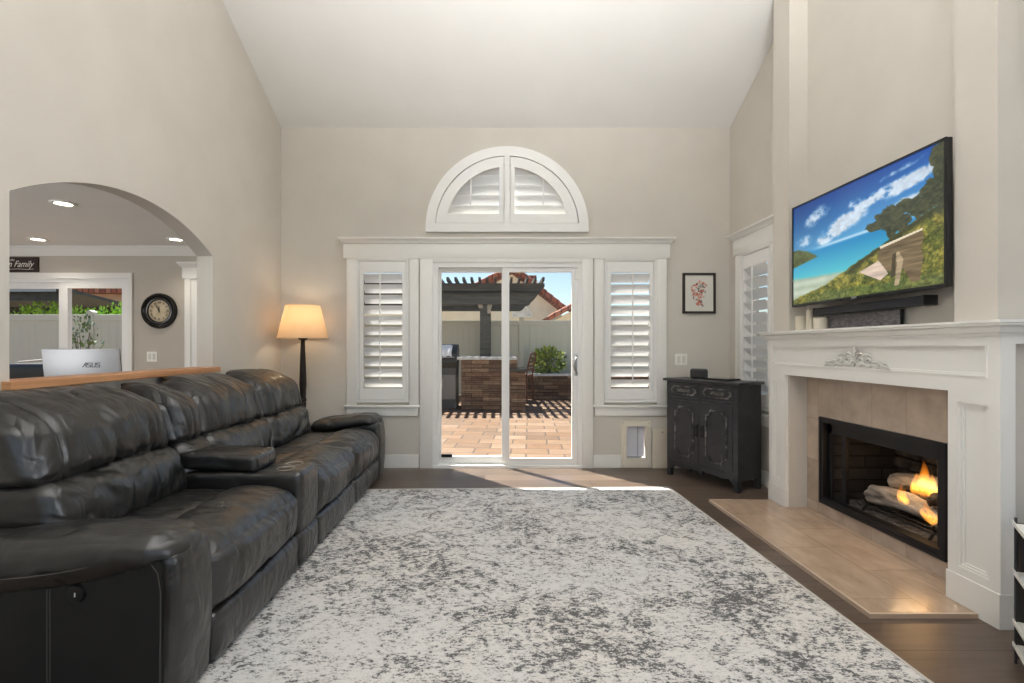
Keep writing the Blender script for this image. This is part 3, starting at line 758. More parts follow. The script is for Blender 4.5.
def ornament():
    """carved scrolls and leaves on the frieze, mirrored about the middle"""
    m = MB(); cy, cz, X = 3.085, 1.118, LX+0.010
    def pt(s, z): return (X-0.006, cy+s, cz+z)
    def scroll(s0, z0, r, turns, a0, d, rad, sg):
        pts, rr = [], []
        n = 30
        for k in range(n+1):
            u = k/n; a = a0+d*turns*2*PI*u; q = r*(1-0.86*u)
            pts.append(pt(sg*(s0+q*math.cos(a)), z0+q*math.sin(a))); rr.append(rad*(1-0.45*u))
        m.tube(pts, rr, 8)
    def leaf(s0, z0, s1, z1, wd, sg):
        n = 9; pts, rr = [], []
        for k in range(n+1):
            u = k/n; bow = 0.012*math.sin(PI*u)
            pts.append(pt(sg*(s0+(s1-s0)*u), z0+(z1-z0)*u+bow)); rr.append(max(0.0012, wd*math.sin(PI*min(1, 0.12+u*0.88))**0.8))
        m.tube(pts, rr, 8)
    for sg in (-1, 1):
        scroll(0.052, 0.034, 0.032, 1.5, PI, 1, 0.0075, sg)
        scroll(0.125, 0.03, 0.032, 1.4, 0.0, -1, 0.0075, sg)
        scroll(0.19, 0.018, 0.022, 1.3, PI, 1, 0.006, sg)
        leaf(0.02, 0.01, 0.11, 0.004, 0.008, sg); leaf(0.1, 0.004, 0.2, -0.002, 0.008, sg); leaf(0.19, 0.0, 0.285, -0.008, 0.0075, sg)
        leaf(0.155, 0.03, 0.255, 0.002, 0.008, sg); leaf(0.075, 0.066, 0.15, 0.058, 0.009, sg); leaf(0.02, 0.07, 0.075, 0.07, 0.009, sg)
        leaf(0.225, 0.012, 0.27, 0.012, 0.006, sg); leaf(0.0, 0.062, 0.032, 0.1, 0.010, sg); leaf(0.012, 0.03, 0.03, 0.06, 0.007, sg)
    leaf(0.0, 0.07, 0.0, 0.115, 0.012, 1)
    for z, r in ((0.012, 0.010), (0.034, 0.008), (0.052, 0.0065)): m.sphere(pt(0, z), r, 10)
    return m
obj('ornament', ornament(), noisy('aged_white', rgb(206, 204, 198), rgb(226, 224, 218), 0.5, 60), ft, smooth=60)

hearth = MB().box(1.71, XT-0.0, LY0+0.09, I1+0.18, 0.0, 0.021, 0.002)
h = obj('hearth', MB().box(1.722, LX-0.008, 2.292, 3.978, 0.001, 0.022, 0.002).box(LX-0.008, XT-0.001, I0+0.008, I1-0.008, 0.001, 0.022), M_hearth, ft)
hearth.bm.free()
obj('edge_strip', MB().plate([(1.708, 2.278), (LX-0.008, 2.278), (LX-0.008, 2.292), (1.722, 2.292), (1.722, 3.978), (LX-0.008, 3.978), (LX-0.008, 3.992), (1.708, 3.992)], [], 0.0005, 0.0215, 'Z'), mat('hearth_edge', rgb(190, 168, 146), 0.3), h)

def firebox():
    metal = mat('firebox_metal', rgb(38, 38, 40), 0.42, 0.6)
    y0, y1, z0, z1 = FY0, FY1, FZ0, FZ1; xb = XT+0.50
    t = obj('firebox', MB().box(xb+0.012, xb+0.04, y0, y1, z0-0.02, z1+0.02).box(XT+0.03, xb+0.02, y0, y1, z1-0.005, z1+0.02).box(XT+0.03, xb+0.02, y0, y0+0.03, z0, z1).box(XT+0.03, xb+0.02, y1-0.03, y1, z0, z1), M_dark, ft)
    t['label'] = 'black metal gas firebox set into the tile'
    fr = MB().plate(rrect(y0, y1, z0, z1), [rrect(y0+0.035, y1-0.035, z0+0.04, z1-0.03)], XT-0.012, XT+0.05, 'X')
    fr.plate(rrect(y0-0.008, y1+0.008, z0-0.008, z1+0.008), [rrect(y0+0.012, y1-0.012, z0+0.015, z1-0.012)], XT-0.016, XT-0.002, 'X')
    obj('front_frame', fr, metal, t)
    obj('hood', MB().box(XT+0.02, XT+0.035, y0+0.03, y1-0.03, z1-0.10, z1-0.028), metal, t)
    ps = MB()
    for yy in (y1-0.16,): ps.box(XT+0.05, XT+0.075, yy-0.02, yy+0.02, z0+0.03, z1-0.03, 0.002)
    for yy in (y0+0.06, y1-0.06): ps.box(XT+0.02, XT+0.035, yy-0.022, yy+0.022, z0+0.03, z1-0.03, 0.002)
    objs('door_post', ps, metal, t)
    bk = bricks('firebrick', [rgb(34, 31, 30), rgb(58, 53, 50), rgb(44, 40, 38)], rgb(16, 15, 14), 0.24, 0.085, 0.008, 0.85, bump=1.0, plane='YZ', nz=(14, (1, 1, 1), 0.7, 0.6), rounded=0.6)
    b2 = bricks('firebrick_side', [rgb(34, 31, 30), rgb(58, 53, 50), rgb(44, 40, 38)], rgb(16, 15, 14), 0.24, 0.085, 0.008, 0.85, bump=1.0, plane='XZ', nz=(14, (1, 1, 1), 0.7, 0.6), rounded=0.6)
    # brick back built course by course so that it reads at an angle
    bb = MB(); rnd = random.Random(3); zz = z0+0.02; row = 0
    while zz < z1-0.02:
        hgt = min(0.078, z1-zz); y = y0+0.07-(row % 2)*0.11
        while y < y1-0.07:
            a, b = max(y, y0+0.05), min(y+0.215, y1-0.05)
            if b-a > 0.03: bb.box(xb-0.02-rnd.random()*0.008, xb+0.03, a+0.004, b-0.004, zz+0.003, zz+hgt-0.003, 0.006)
            y += 0.222
        zz += 0.083; row += 1
    obj('brick_back', bb, noisy('fire_brick', rgb(38, 35, 33), rgb(84, 77, 72), 0.9, 12, bump=0.6, bscale=70), t, smooth=50)
    objs('side_lining', MB().box(XT+0.05, xb, y0+0.03, y0+0.055, z0, z1).box(XT+0.05, xb, y1-0.055, y1-0.03, z0, z1), b2, t)
    fl = MB().box(XT+0.02, xb, y0+0.03, y1-0.03, z0-0.005, z0+0.03)
    obj('ash_bed', fl, noisy('ash', rgb(52, 49, 46), rgb(104, 98, 92), 0.95, 40, bump=1.0, bscale=90), t)
firebox()

def log_mesh(p0, p1, r0, r1, seed, bend=0.03):
    p0, p1 = Vector(p0), Vector(p1); n = 26; ns = 22
    d = (p1-p0); side = d.cross(Vector((0, 0, 1))).normalized(); up = side.cross(d).normalized()
    bm = bmesh.new(); rings = []
    for i in range(n+1):
        u = i/n; c = p0+d*u+up*bend*math.sin(PI*u)+side*0.012*math.sin(5*u+seed)
        r = r0+(r1-r0)*u
        ring = []
        for k in range(ns):
            a = 2*PI*k/ns; q = Vector((math.cos(a)*2.2, math.sin(a)*2.2, u*3.2))+Vector((seed*9.1, 0, 0))
            rr = r*(1+0.22*noise.noise(q)+0.14*(1-abs(noise.noise(Vector((math.cos(a)*5, math.sin(a)*5, u*1.6+seed))))*2))
            ring.append(bm.verts.new(c+(side*math.cos(a)+up*math.sin(a))*rr))
        rings.append(ring)
    for A, B in zip(rings[:-1], rings[1:]):
        for k in range(ns): bm.faces.new((A[k], A[(k+1) % ns], B[(k+1) % ns], B[k]))
    for rg, cc, sgn in ((rings[0], p0-d.normalized()*0.006, 1), (rings[-1], p1+d.normalized()*0.006, -1)):
        v = bm.verts.new(cc)
        for k in range(ns):
            f = (rg[(k+1) % ns], rg[k], v) if sgn > 0 else (rg[k], rg[(k+1) % ns], v)
            bm.faces.new(f)
    return bm
M_log = noisy('grey_log_bark', rgb(84, 76, 70), rgb(196, 186, 176), 0.9, 5, (4, 1, 4), bump=1.0, bscale=45, lo=0.3, hi=0.7)
M_char = noisy('charred_log', rgb(24, 20, 18), rgb(108, 92, 80), 0.9, 7, (4, 1, 4), bump=1.0, bscale=45)
G = 'logs on the fire grate'
def add_log(lab, p0, p1, r0, r1, seed, m):
    tag(obj('fire_log', log_mesh(p0, p1, r0, r1, seed), m, smooth=70), lab, 'log', G)
add_log('long grey log at the front of the grate', (2.53, 3.33, 0.262), (2.57, 2.80, 0.225), 0.058, 0.05, 1, M_log)
add_log('brownish log lying on top of the front log', (2.63, 3.27, 0.362), (2.66, 2.80, 0.38), 0.05, 0.045, 2, M_log)
add_log('charred log at the back of the grate below the tallest flame', (2.68, 3.16, 0.27), (2.70, 2.72, 0.262), 0.055, 0.05, 3, M_char)
add_log('short charred log across the near end of the grate', (2.545, 2.92, 0.345), (2.60, 2.69, 0.325), 0.038, 0.034, 4, M_char)
def grate():
    t = thing('fire_grate', 'black iron grate holding the logs in the firebox', 'grate', (2.58, 3.0, FZ0+0.03))
    iron = mat('cast_iron', rgb(60, 56, 52), 0.5, 0.7)
    zb = FZ0+0.031
    for i, yy in enumerate((3.31, 3.06, 2.80)):
        pts = [(2.445, yy+0.0, zb+0.085), (2.46, yy, zb+0.05), (2.50, yy, zb+0.044), (2.72, yy, zb+0.044), (2.74, yy, zb+0.09)]
        obj('cradle_bar', MB().tube(pts, 0.007, 8), iron, t, smooth=60)
    for xx in (2.46, 2.52, 2.62, 2.72): obj('cross_bar', MB().tube([(xx, 3.36, zb+0.044), (xx, 2.74, zb+0.044)], 0.006, 8), iron, t, smooth=60)
    for xx, yy in ((2.46, 3.31), (2.46, 2.80), (2.72, 3.31), (2.72, 2.80)):
        obj('leg', MB().tube([(xx, yy, zb+0.044), (xx-0.006, yy+0.012, zb+0.02), (xx-0.012, yy+0.02, zb)], 0.008, 8), iron, t, smooth=60)
grate()
# flames: tapering tongues that give off light
M_flame = bpy.data.materials.new('flame'); M_flame.use_nodes = True
_t = NT(M_flame); _t.n.remove(_t.b)
_v = _t.coords((1, 1, 1), src='Generated'); _sp = _t.new('ShaderNodeSeparateXYZ'); _t.link(_v, _sp.inputs[0])
_nf = _t.noise(_t.coords((14, 14, 6)), 1.0, 3)
_h = _t.math('ADD', _sp.outputs['Z'], _t.math('MULTIPLY', _t.math('SUBTRACT', _nf, 0.5), 0.5))
# glowing gas: light given off inside the tongue, none at its surface
_vo = _t.new('ShaderNodeEmission')
_t.link(_t.ramp(_h, [(0.0, (1.0, 0.30, 0.03)), (0.3, (1.0, 0.50, 0.07)), (0.65, (1.0, 0.30, 0.02)), (1.0, (0.9, 0.12, 0.005))]), _vo.inputs['Color'])
_t.link(_t.math('MULTIPLY', _t.ramp(_h, [(0.0, (0.25,)*3), (0.2, (1.0,)*3), (0.55, (0.6,)*3), (1.0, (0.06,)*3)]), 42.0), _vo.inputs['Strength'])
_t.link(_vo.outputs[0], _t.n['Material Output'].inputs['Volume'])
def flame(lab, c, h, wd, seed, tongues):
    m = MB(); rnd = random.Random(seed)
    for k in range(tongues):
        oy = (k-(tongues-1)/2)*wd*0.85; hh = h*(1.0 if k == tongues//2 else rnd.uniform(0.45, 0.75)); r0 = wd*rnd.uniform(0.5, 0.7)
        pts, rr = [], []
        for i in range(13):
            u = i/12; pts.append((c[0]+0.012*math.sin(6*u+seed+k), c[1]+oy+0.02*math.sin(4.5*u+seed*2+k)*u, c[2]+hh*u))
            rr.append(max(0.0015, r0*(0.45+1.6*u)*(1-u)**1.15*1.35))
        m.tube(pts, rr, 12)
    tag(obj('flame', m, M_flame, smooth=180), lab, 'flame', 'flames between the logs')
flame('tallest yellow flame rising behind the upper log', (2.60, 3.0, 0.335), 0.22, 0.06, 1, 4)
flame('small yellow flame standing on the front log', (2.50, 3.06, 0.28), 0.13, 0.034, 2, 2)
flame('low flame licking under the near end of the logs', (2.475, 2.85, 0.235), 0.125, 0.03, 5, 3)
lamp('fire_glow', 'POINT', (2.50, 2.98, 0.46), 2.6, (1.0, 0.62, 0.3), 0.12)

# ------------------------------------------------------------------ television and what stands on the mantel
TX, TY0, TY1, TZ0, TZ1 = 2.20, 2.436, 3.70, 1.533, 2.264
def tv_picture(nu, nv):
    """a bay seen from a grassy slope with a bench; rows from the bottom"""
    U, V = np.meshgrid((np.arange(nu)+0.5)/nu, (np.arange(nv)+0.5)/nv)
    rs = np.random.RandomState(5)
    def fbm(sx, sy, oct=5, seed=0):
        out = np.zeros_like(U); amp = 1.0; tot = 0
        r = np.random.RandomState(seed)
        for o in range(oct):
            gx, gy = int(sx*2**o)+2, int(sy*2**o)+2
            g = r.rand(gy+1, gx+1)
            x = U*(gx-1); y = V*(gy-1); xi = x.astype(int); yi = y.astype(int); fx = x-xi; fy = y-yi
            fx = fx*fx*(3-2*fx); fy = fy*fy*(3-2*fy)
            out += amp*((g[yi, xi]*(1-fx)+g[yi, xi+1]*fx)*(1-fy)+(g[yi+1, xi]*(1-fx)+g[yi+1, xi+1]*fx)*fy); tot += amp; amp *= 0.55
        return out/tot
    def c3(r, g, b): return np.array([r, g, b], float)
    def lay(img, m, col): return img*(1-m[..., None])+col*m[..., None]
    def sm(a, b, x): t = np.clip((x-a)/(b-a), 0, 1); return t*t*(3-2*t)
    f1, f2, f3 = fbm(6, 5, 6, 1), fbm(30, 26, 4, 2), fbm(60, 50, 3, 3)
    t = np.clip((V-0.5)/0.5, 0, 1)[..., None]
    img = c3(95, 175, 225)*(1-t)+c3(10, 70, 150)*t
    img = img*(0.85+0.3*U[..., None]*0.6)
    # clouds: banks low on the left, streaks rising to the right
    W = V-0.28*U; 
    cl = np.zeros_like(U)
    for (cu, cv, ru, rv, k, rot) in ((0.40, 0.66, 0.17, 0.085, 1.0, 0.35), (0.28, 0.58, 0.09, 0.05, 0.9, 0.1), (0.1, 0.62, 0.1, 0.07, 0.55, 0.1), (0.22, 0.83, 0.13, 0.1, 0.5, 0.3), (0.66, 0.80, 0.2, 0.05, 0.95, 0.25), (0.86, 0.82, 0.17, 0.055, 1.1, 0.3), (0.5, 0.80, 0.08, 0.06, 0.6, 0.2), (0.82, 0.66, 0.11, 0.05, 0.9, 0.3), (0.78, 0.93, 0.18, 0.03, 0.5, 0.2)):
        du = (U-cu); dv = (V-cv)-du*rot
        cl = np.maximum(cl, k*np.exp(-(du/ru)**2-(dv/rv)**2))
    dens = cl*(0.15+1.25*f1+0.75*(f2-0.5)+0.35*(f3-0.5))
    img = lay(img, sm(0.15, 0.52, dens)*0.95, c3(214, 226, 238)*(0.82+0.25*f2[..., None]))
    # sea
    hz = 0.525-0.0*U
    sea = sm(0.0, 0.008, hz-V)
    tt = np.clip((hz-V)/0.3, 0, 1)[..., None]
    img = lay(img, sea, (c3(28, 128, 188)*(1-tt)+c3(90, 196, 204)*tt))
    img = lay(img, np.exp(-((V-0.515-0.05*(U-0.2))/0.014)**2)*sm(0.1, 0.3, U)*(1-sm(0.62, 0.66, U))*0.7, c3(214, 232, 240))
    # headland on the left, beach below it
    hl = sm(0, 0.02, (0.575-0.9*np.abs(U-0.02)**1.3*1.1+0.03*(f2-0.5))-V)*sm(0, 0.02, V-(0.37+0.25*U))*(1-sm(0.2, 0.25, U))
    img = lay(img, hl, c3(84, 92, 52)*(0.6+0.8*f2[..., None]))
    bch = sm(0, 0.05, (0.27+0.03*f1-0.06*U)-V)
    img = lay(img, bch, c3(176, 190, 166)*(0.75+0.4*f1[..., None]))
    img = lay(img, bch*(0.5+0.5*np.sin(V*70))*0.4*(1-sm(0.25, 0.45, U)), c3(226, 230, 220))
    # grassy slope rising to the right
    edge = 0.16+np.where(U > 0.3, (U-0.3)*0.62, (U-0.3)*0.35)+0.03*(f2-0.5)
    sl = sm(0, 0.015, edge-V)
    g4 = fbm(150, 90, 2, 7)[..., None]
    kk = np.clip((f2[..., None]-0.3)*1.8, 0, 1)
    gr = c3(74, 84, 34)*(1-kk)+c3(176, 158, 70)*kk
    gr = gr*(0.35+0.7*f3[..., None]+0.6*g4)
    img = lay(img, sl, gr)
    img = lay(img, sm(0, 0.03, 0.10-V+0.06*(f1-0.5))*sm(0.1, 0.3, U)*0.6, c3(86, 104, 60)*(0.6+0.8*f3[..., None]))
    img = lay(img, sl*np.exp(-((V-edge+0.03)/0.035)**2)*sm(0.42, 0.5, U)*0.85, c3(46, 50, 26))
    # trees
    tr = np.zeros_like(U)
    for cu, cv, ru, rv in ((0.72, 0.60, 0.085, 0.085), (0.65, 0.555, 0.07, 0.045), (0.80, 0.63, 0.07, 0.06), (0.76, 0.53, 0.09, 0.07), (0.88, 0.60, 0.07, 0.08), (0.94, 0.66, 0.06, 0.12), (0.99, 0.72, 0.05, 0.22), (0.985, 0.92, 0.06, 0.09), (0.73, 0.5, 0.03, 0.09)):
        tr = np.maximum(tr, np.exp(-((U-cu)/ru)**2-((V-cv)/rv)**2))
    img = lay(img, sm(0.32, 0.48, tr+0.5*(f2-0.5)+0.35*(f3-0.5)), (c3(30, 40, 30)*(1-f3[..., None])+c3(92, 92, 58)*f3[..., None]))
    # the bench
    def poly(pts):
        ins = np.zeros(U.shape, bool); n = len(pts)
        for i in range(n):
            (x1, y1), (x2, y2) = pts[i], pts[(i+1) % n]
            cnd = ((y1 > V) != (y2 > V)); xx = (x2-x1)*(V-y1)/((y2-y1) if y2 != y1 else 1e-9)+x1
            ins ^= cnd & (U < xx)
        return ins.astype(float)
    wood = fbm(8, 60, 3, 9)[..., None]
    img = lay(img, poly([(0.65, 0.12), (0.66, 0.33), (0.67, 0.36), (0.895, 0.415), (0.905, 0.36), (0.89, 0.3), (0.90, 0.22), (0.885, 0.05), (0.84, 0.05), (0.80, 0.16), (0.74, 0.12), (0.72, 0.17)]), c3(122, 104, 76)*(0.6+0.7*wood))
    img = lay(img, poly([(0.67, 0.355), (0.895, 0.415), (0.90, 0.432), (0.665, 0.375)]), c3(226, 212, 186))
    img = lay(img, poly([(0.535, 0.2), (0.66, 0.262), (0.70, 0.18), (0.715, 0.145), (0.67, 0.1)]), c3(212, 190, 172)*(0.8+0.35*wood))
    img = lay(img, poly([(0.76, 0.29), (0.775, 0.3), (0.80, 0.23), (0.775, 0.04), (0.75, 0.04), (0.765, 0.2)]), c3(176, 156, 124)*(0.7+0.5*wood))
    img = lay(img, poly([(0.74, 0.29), (0.76, 0.3), (0.755, 0.12), (0.73, 0.1)]), c3(72, 62, 44))
    return np.clip(img, 0, 255)
def television():
    t = thing('television', 'wide flat television showing a bay and bench above the mantel', 'television', (TX+0.03, (TY0+TY1)/2, TZ0))
    bez = 0.012
    obj('housing', MB().box(TX+0.004, TX+0.032, TY0, TY1, TZ0, TZ1, 0.004).box(TX+0.03, TX+0.055, TY0+0.18, TY1-0.18, TZ0+0.06, TZ1-0.22, 0.008), M_black, t, smooth=30)
    obj('bezel', MB().plate(rrect(TY0, TY1, TZ0, TZ1), [rrect(TY0+bez, TY1-bez, TZ0+bez+0.004, TZ1-bez)], TX-0.003, TX+0.004, 'X'), mat('bezel_black', rgb(16, 16, 18), 0.25), t)
    nu, nv = 400, 230
    img = tv_picture(nu, nv)
    a, b, c, d = TY1-bez, TY0+bez, TZ0+bez+0.004, TZ1-bez
    ys = np.linspace(a, b, nu+1); zs = np.linspace(c, d, nv+1)
    me = bpy.data.meshes.new('screen')
    o0 = Vector((TX+0.002, (a+b)/2, c))
    verts = [(0.0, y-o0.y, z-o0.z) for z in zs for y in ys]
    faces = [(j*(nu+1)+i, (j+1)*(nu+1)+i, (j+1)*(nu+1)+i+1, j*(nu+1)+i+1) for j in range(nv) for i in range(nu)]
    me.from_pydata(verts, [], faces); me.update()
    if me.polygons[0].normal.x > 0: me.flip_normals()
    ca = me.color_attributes.new('picture', 'FLOAT_COLOR', 'CORNER')
    x = img.reshape(-1, 3)/255.0; x = np.where(x <= 0.04045, x/12.92, ((x+0.055)/1.055)**2.4)
    col = np.concatenate([np.repeat(x, 4, axis=0), np.ones((x.shape[0]*4, 1))], axis=1)
    ca.data.foreach_set('color', col.astype(np.float32).ravel())
    m = mat('tv_screen', (0.004, 0.004, 0.005), 0.14, spec=0.5); k = NT(m)
    at = k.new('ShaderNodeVertexColor'); at.layer_name = 'picture'
    k.link(at.outputs['Color'], k.b.inputs['Emission Color']); k.b.inputs['Emission Strength'].default_value = 1.05
    me.materials.append(m)
    s = bpy.data.objects.new('screen', me); C.objects.link(s); s.parent = t; s.location = world(t).inverted() @ o0
    objs('wall_mount', MB().box(TX+0.055, XN-0.001, 2.95, 3.2, 1.75, 2.1).box(XN-0.02, XN-0.001, 2.85, 3.3, 1.7, 2.15), M_black, t)
    obj('badge', MB().box(TX-0.006, TX-0.002, 3.04, 3.08, TZ0+0.002, TZ0+0.014, 0.001), M_steel, t)
television()
t = thing('soundbar', 'long black soundbar under the television', 'speaker', (2.30, 3.1, 1.455))
obj('body', MB().box(2.262, 2.335, 2.64, 3.555, 1.462, 1.512, 0.006), noisy('speaker_cloth', rgb(46, 47, 52), rgb(58, 59, 64), 0.7, 200), t, smooth=30)
objs('end_cap', MB().box(2.26, 2.337, 2.635, 2.65, 1.46, 1.514, 0.003).box(2.26, 2.337, 3.545, 3.56, 1.46, 1.514, 0.003), M_black, t)
objs('bracket', MB().box(2.335, XN-0.001, 2.8, 2.84, 1.47, 1.505).box(2.335, XN-0.001, 3.36, 3.4, 1.47, 1.505), M_black, t)
M_wax = mat('candle_wax', rgb(226, 216, 196), 0.5)
for cx_, cy_, r, hh, lab in ((2.30, 3.745, 0.044, 0.112, 'cream candle at the far end of the mantel'), (2.285, 3.625, 0.024, 0.150, 'tallest cream candle on the mantel'), (2.29, 3.515, 0.045, 0.086, 'low cream candle nearest the grey plaque on the mantel')):
    t = thing('candle', lab, 'candle', (cx_, cy_, 1.357), 0, 'cream candles on the mantel')
    obj('wax', MB().lathe([(0, 0), (r-0.003, 0), (r, 0.003), (r, hh-0.004), (r-0.004, hh), (r*0.6, hh-0.004), (0, hh-0.006)], (cx_, cy_, 1.357), 28), M_wax, t, smooth=40)
    obj('wick', MB().tube([(cx_, cy_, 1.357+hh-0.007), (cx_+0.001, cy_, 1.357+hh+0.004), (cx_+0.003, cy_+0.001, 1.357+hh+0.008)], 0.0014, 6), M_dark, t)
t = thing('plaque', 'long grey textured plaque leaning at the back of the mantel', 'plaque', (2.345, 3.19, 1.357))
obj('board', MB().box(2.332, 2.352, 2.875, 3.515, 1.3575, 1.456, 0.002), M_dark, t)
obj('face', MB().box(2.327, 2.3325, 2.877, 3.513, 1.3585, 1.455, 0.001), noisy('grey_stone_print', rgb(94, 90, 94), rgb(134, 128, 130), 0.7, 60, (1, 0.5, 1.5), bump=0.4, bscale=150), t)
# ------------------------------------------------------------------ reclining sofa
M_leather = mat('black_leather', rgb(44, 43, 42), 0.36, spec=0.7)
_k = NT(M_leather); _v = _k.coords((1, 1, 1))
_f1 = _k.noise(_v, 4.0, 5, 0.6, 0.8); _f2 = _k.noise(_v, 260, 2)
_k.color(_k.ramp(_f1, [(0.3, rgb(18, 18, 18)), (0.7, rgb(29, 28, 27))]))
_k.rough(_k.ramp(_f1, [(0.3, (0.27,)*3), (0.75, (0.40,)*3)]))
_fw = _k.noise(_k.coords((3.2, 6.0, 4.2), (0.3, 0.4, 0.5)), 2.0, 1.5, 0.4, 1.2)
_b1 = _k.bump(_k.math('ADD', _fw, _k.math('MULTIPLY', _k.noise(_k.coords((7, 16, 7), (0.5, 0.2, 0.3)), 1.2, 1, 0.4, 0.6), 0.22)), 0.42, 0.035)
_k.b.inputs['Coat Weight'].default_value = 0.35; _k.b.inputs['Coat Roughness'].default_value = 0.26
_k.bump(_f2, 0.07, 0.004, _b1)
M_side = noisy('black_side_leather', rgb(9, 9, 9), rgb(15, 15, 14), 0.65, 5, bump=0.08, bscale=240)
M_stitch = mat('grey_thread', rgb(74, 72, 69), 0.7)
sf = thing('sofa', 'long black leather reclining sofa with a cup-holder console along the left wall', 'sofa', (-1.6, 3.25, 0))
XF = -1.085
def so(nm, bm, m=None, par=None, sm=180): return obj(nm, bm, m or M_leather, par or sf, smooth=sm)
from mathutils.bvhtree import BVHTree
def seam_lines(bm, ys, a0, a1, par, r=0.0016):
    """sewn thread lying in the seams of a cushion, following its surface"""
    tr = BVHTree.FromBMesh(bm); out = []
    for y in ys:
        near = [v.co for v in bm.verts if abs(v.co.y-y) < 0.03]
        c = sum(near, Vector())/len(near); pts = []
        for k in range(41):
            a = R(a0+(a1-a0)*k/40); d = Vector((math.cos(a), 0, math.sin(a)))
            h = tr.ray_cast(Vector((c.x, y, c.z))+d*1.5, -d)
            if h[0] is not None: pts.append(h[0]+h[1]*0.0004)
        if len(pts) > 5: out.append(pts)
    return out
def sew(lines, par, r=0.0016):
    for pts in lines: obj('stitching', MB().tube(pts, r, 5), M_stitch, par, smooth=180)
def seat(y0, y1, sd):
    mid = (y0+y1)/2
    def front_warp(p, q):
        # round the front pad over the edge and let it fall back below
        t = max(0, (0.47-p.z)/0.32); p.x -= 0.02*t*t; e = max(0, (p.x+1.30)/0.25); p.z -= 0.05*e*e*max(0, q.z)
        return p
    bm_ = soft(-1.44, XF+0.02, y0+0.004, y1-0.004, 0.185, 0.492, 0.075, 72, (0.03, 0.004, 0.026), front_warp, 0.006, (4, 4, 4), sd, [(1, y0+0.15, 0.008, 0.009), (1, y1-0.15, 0.008, 0.009)], 0.010, (2.2, 5, 2.2))
    ln = seam_lines(bm_, (y0+0.15, y1-0.15), -55, 150, None)
    s = so('seat_cushion', bm_); sew(ln, s)
    so('seat_pad', soft(-1.84, -1.41, y0+0.006, y1-0.006, 0.26, 0.468, 0.06, 20, (0.0, 0, 0.016), None, 0.005, (5, 5, 5), sd+1, (), 0.005, (5, 3, 3)), par=s)
    so('footrest_panel', soft(-1.40, XF+0.012, y0+0.006, y1-0.006, 0.016, 0.21, 0.035, 18, (0.014, 0, 0), None, 0.004, (3, 6, 5), sd+2, (), 0.007, (2, 9, 3)))
def back(y0, y1, sd, top=1.03, narrow=False):
    """upper pillow and lumbar cushion of one place"""
    def lean(p, q):
        u = (p.z-0.44)/0.6
        p.x -= 0.10*u+0.04*u*u
        return p
    def lean2(p, q):
        p = lean(p, q)
        # the crown of the pillow rolls backward and droops at its ends
        e = abs(q.y)
        p.z -= 0.075*max(0, e-0.45)**2*3.0*(0.1+0.9*max(0.0, min(1.0, 0.5+0.5*q.z)))
        p.x = max(-2.168, p.x-0.10*max(0, (p.z-0.87)/0.16)**2)
        return p
    sm_ = [((1), (y0+y1)/2, 0.004, 0.008)] if not narrow else []
    bm_ = soft(-1.985, -1.70, y0+0.003, y1-0.003, 0.668, top, 0.085, 92, (0.035, 0.008, 0.02), lean2, 0.006, (4, 3, 4), sd, [(1, y0+0.13, 0.015, 0.008), (1, y1-0.13, 0.015, 0.008)] if not narrow else (), 0.016, (1.3, 6, 1.5))
    ln = seam_lines(bm_, (y0+0.13, y1-0.13), -60, 110, None) if not narrow else []
    s = so('headrest_pillow', bm_); sew(ln, s)
    so('lumbar_cushion', soft(-1.95, -1.662, y0-0.004, y1+0.004, 0.43, 0.715, 0.075, 56, (0.03, 0.004, 0.0), lean, 0.006, (4, 4, 4), sd+5, (), 0.014, (1.6, 4.0, 3.2)))
    bk = so('back_shell', soft(-2.08, -1.86, y0-0.006, y1+0.006, 0.12, top-0.05, 0.07, 16, (0, 0, 0.01), lambda p, q: Vector((p.x-0.075*max(0, (p.z-0.3)/0.7), p.y, p.z))), M_side)
SY = [1.915, 2.76, 3.05, 3.86, 4.63]
seat(SY[0], SY[1], 3); seat(SY[2], SY[3], 13); seat(SY[3], SY[4], 23)
back(SY[0], SY[1]-0.005, 31, 1.035); back(SY[1]+0.01, SY[2]-0.01, 41, 1.025, True); back(SY[2]+0.004, SY[3], 51, 1.035); back(SY[3], SY[4]-0.01, 61, 1.035)
obj('base_frame', MB().box(-2.02, -1.18, SY[0], SY[4], 0.03, 0.2), M_dark, sf)
ft_ = MB()
for x in (-1.95, -1.34):
    for y in (1.75, 2.9, 3.9, 4.7): ft_.box(x-0.03, x+0.03, y-0.03, y+0.03, 0.0, 0.05)
objs('foot', ft_, M_dark, sf)
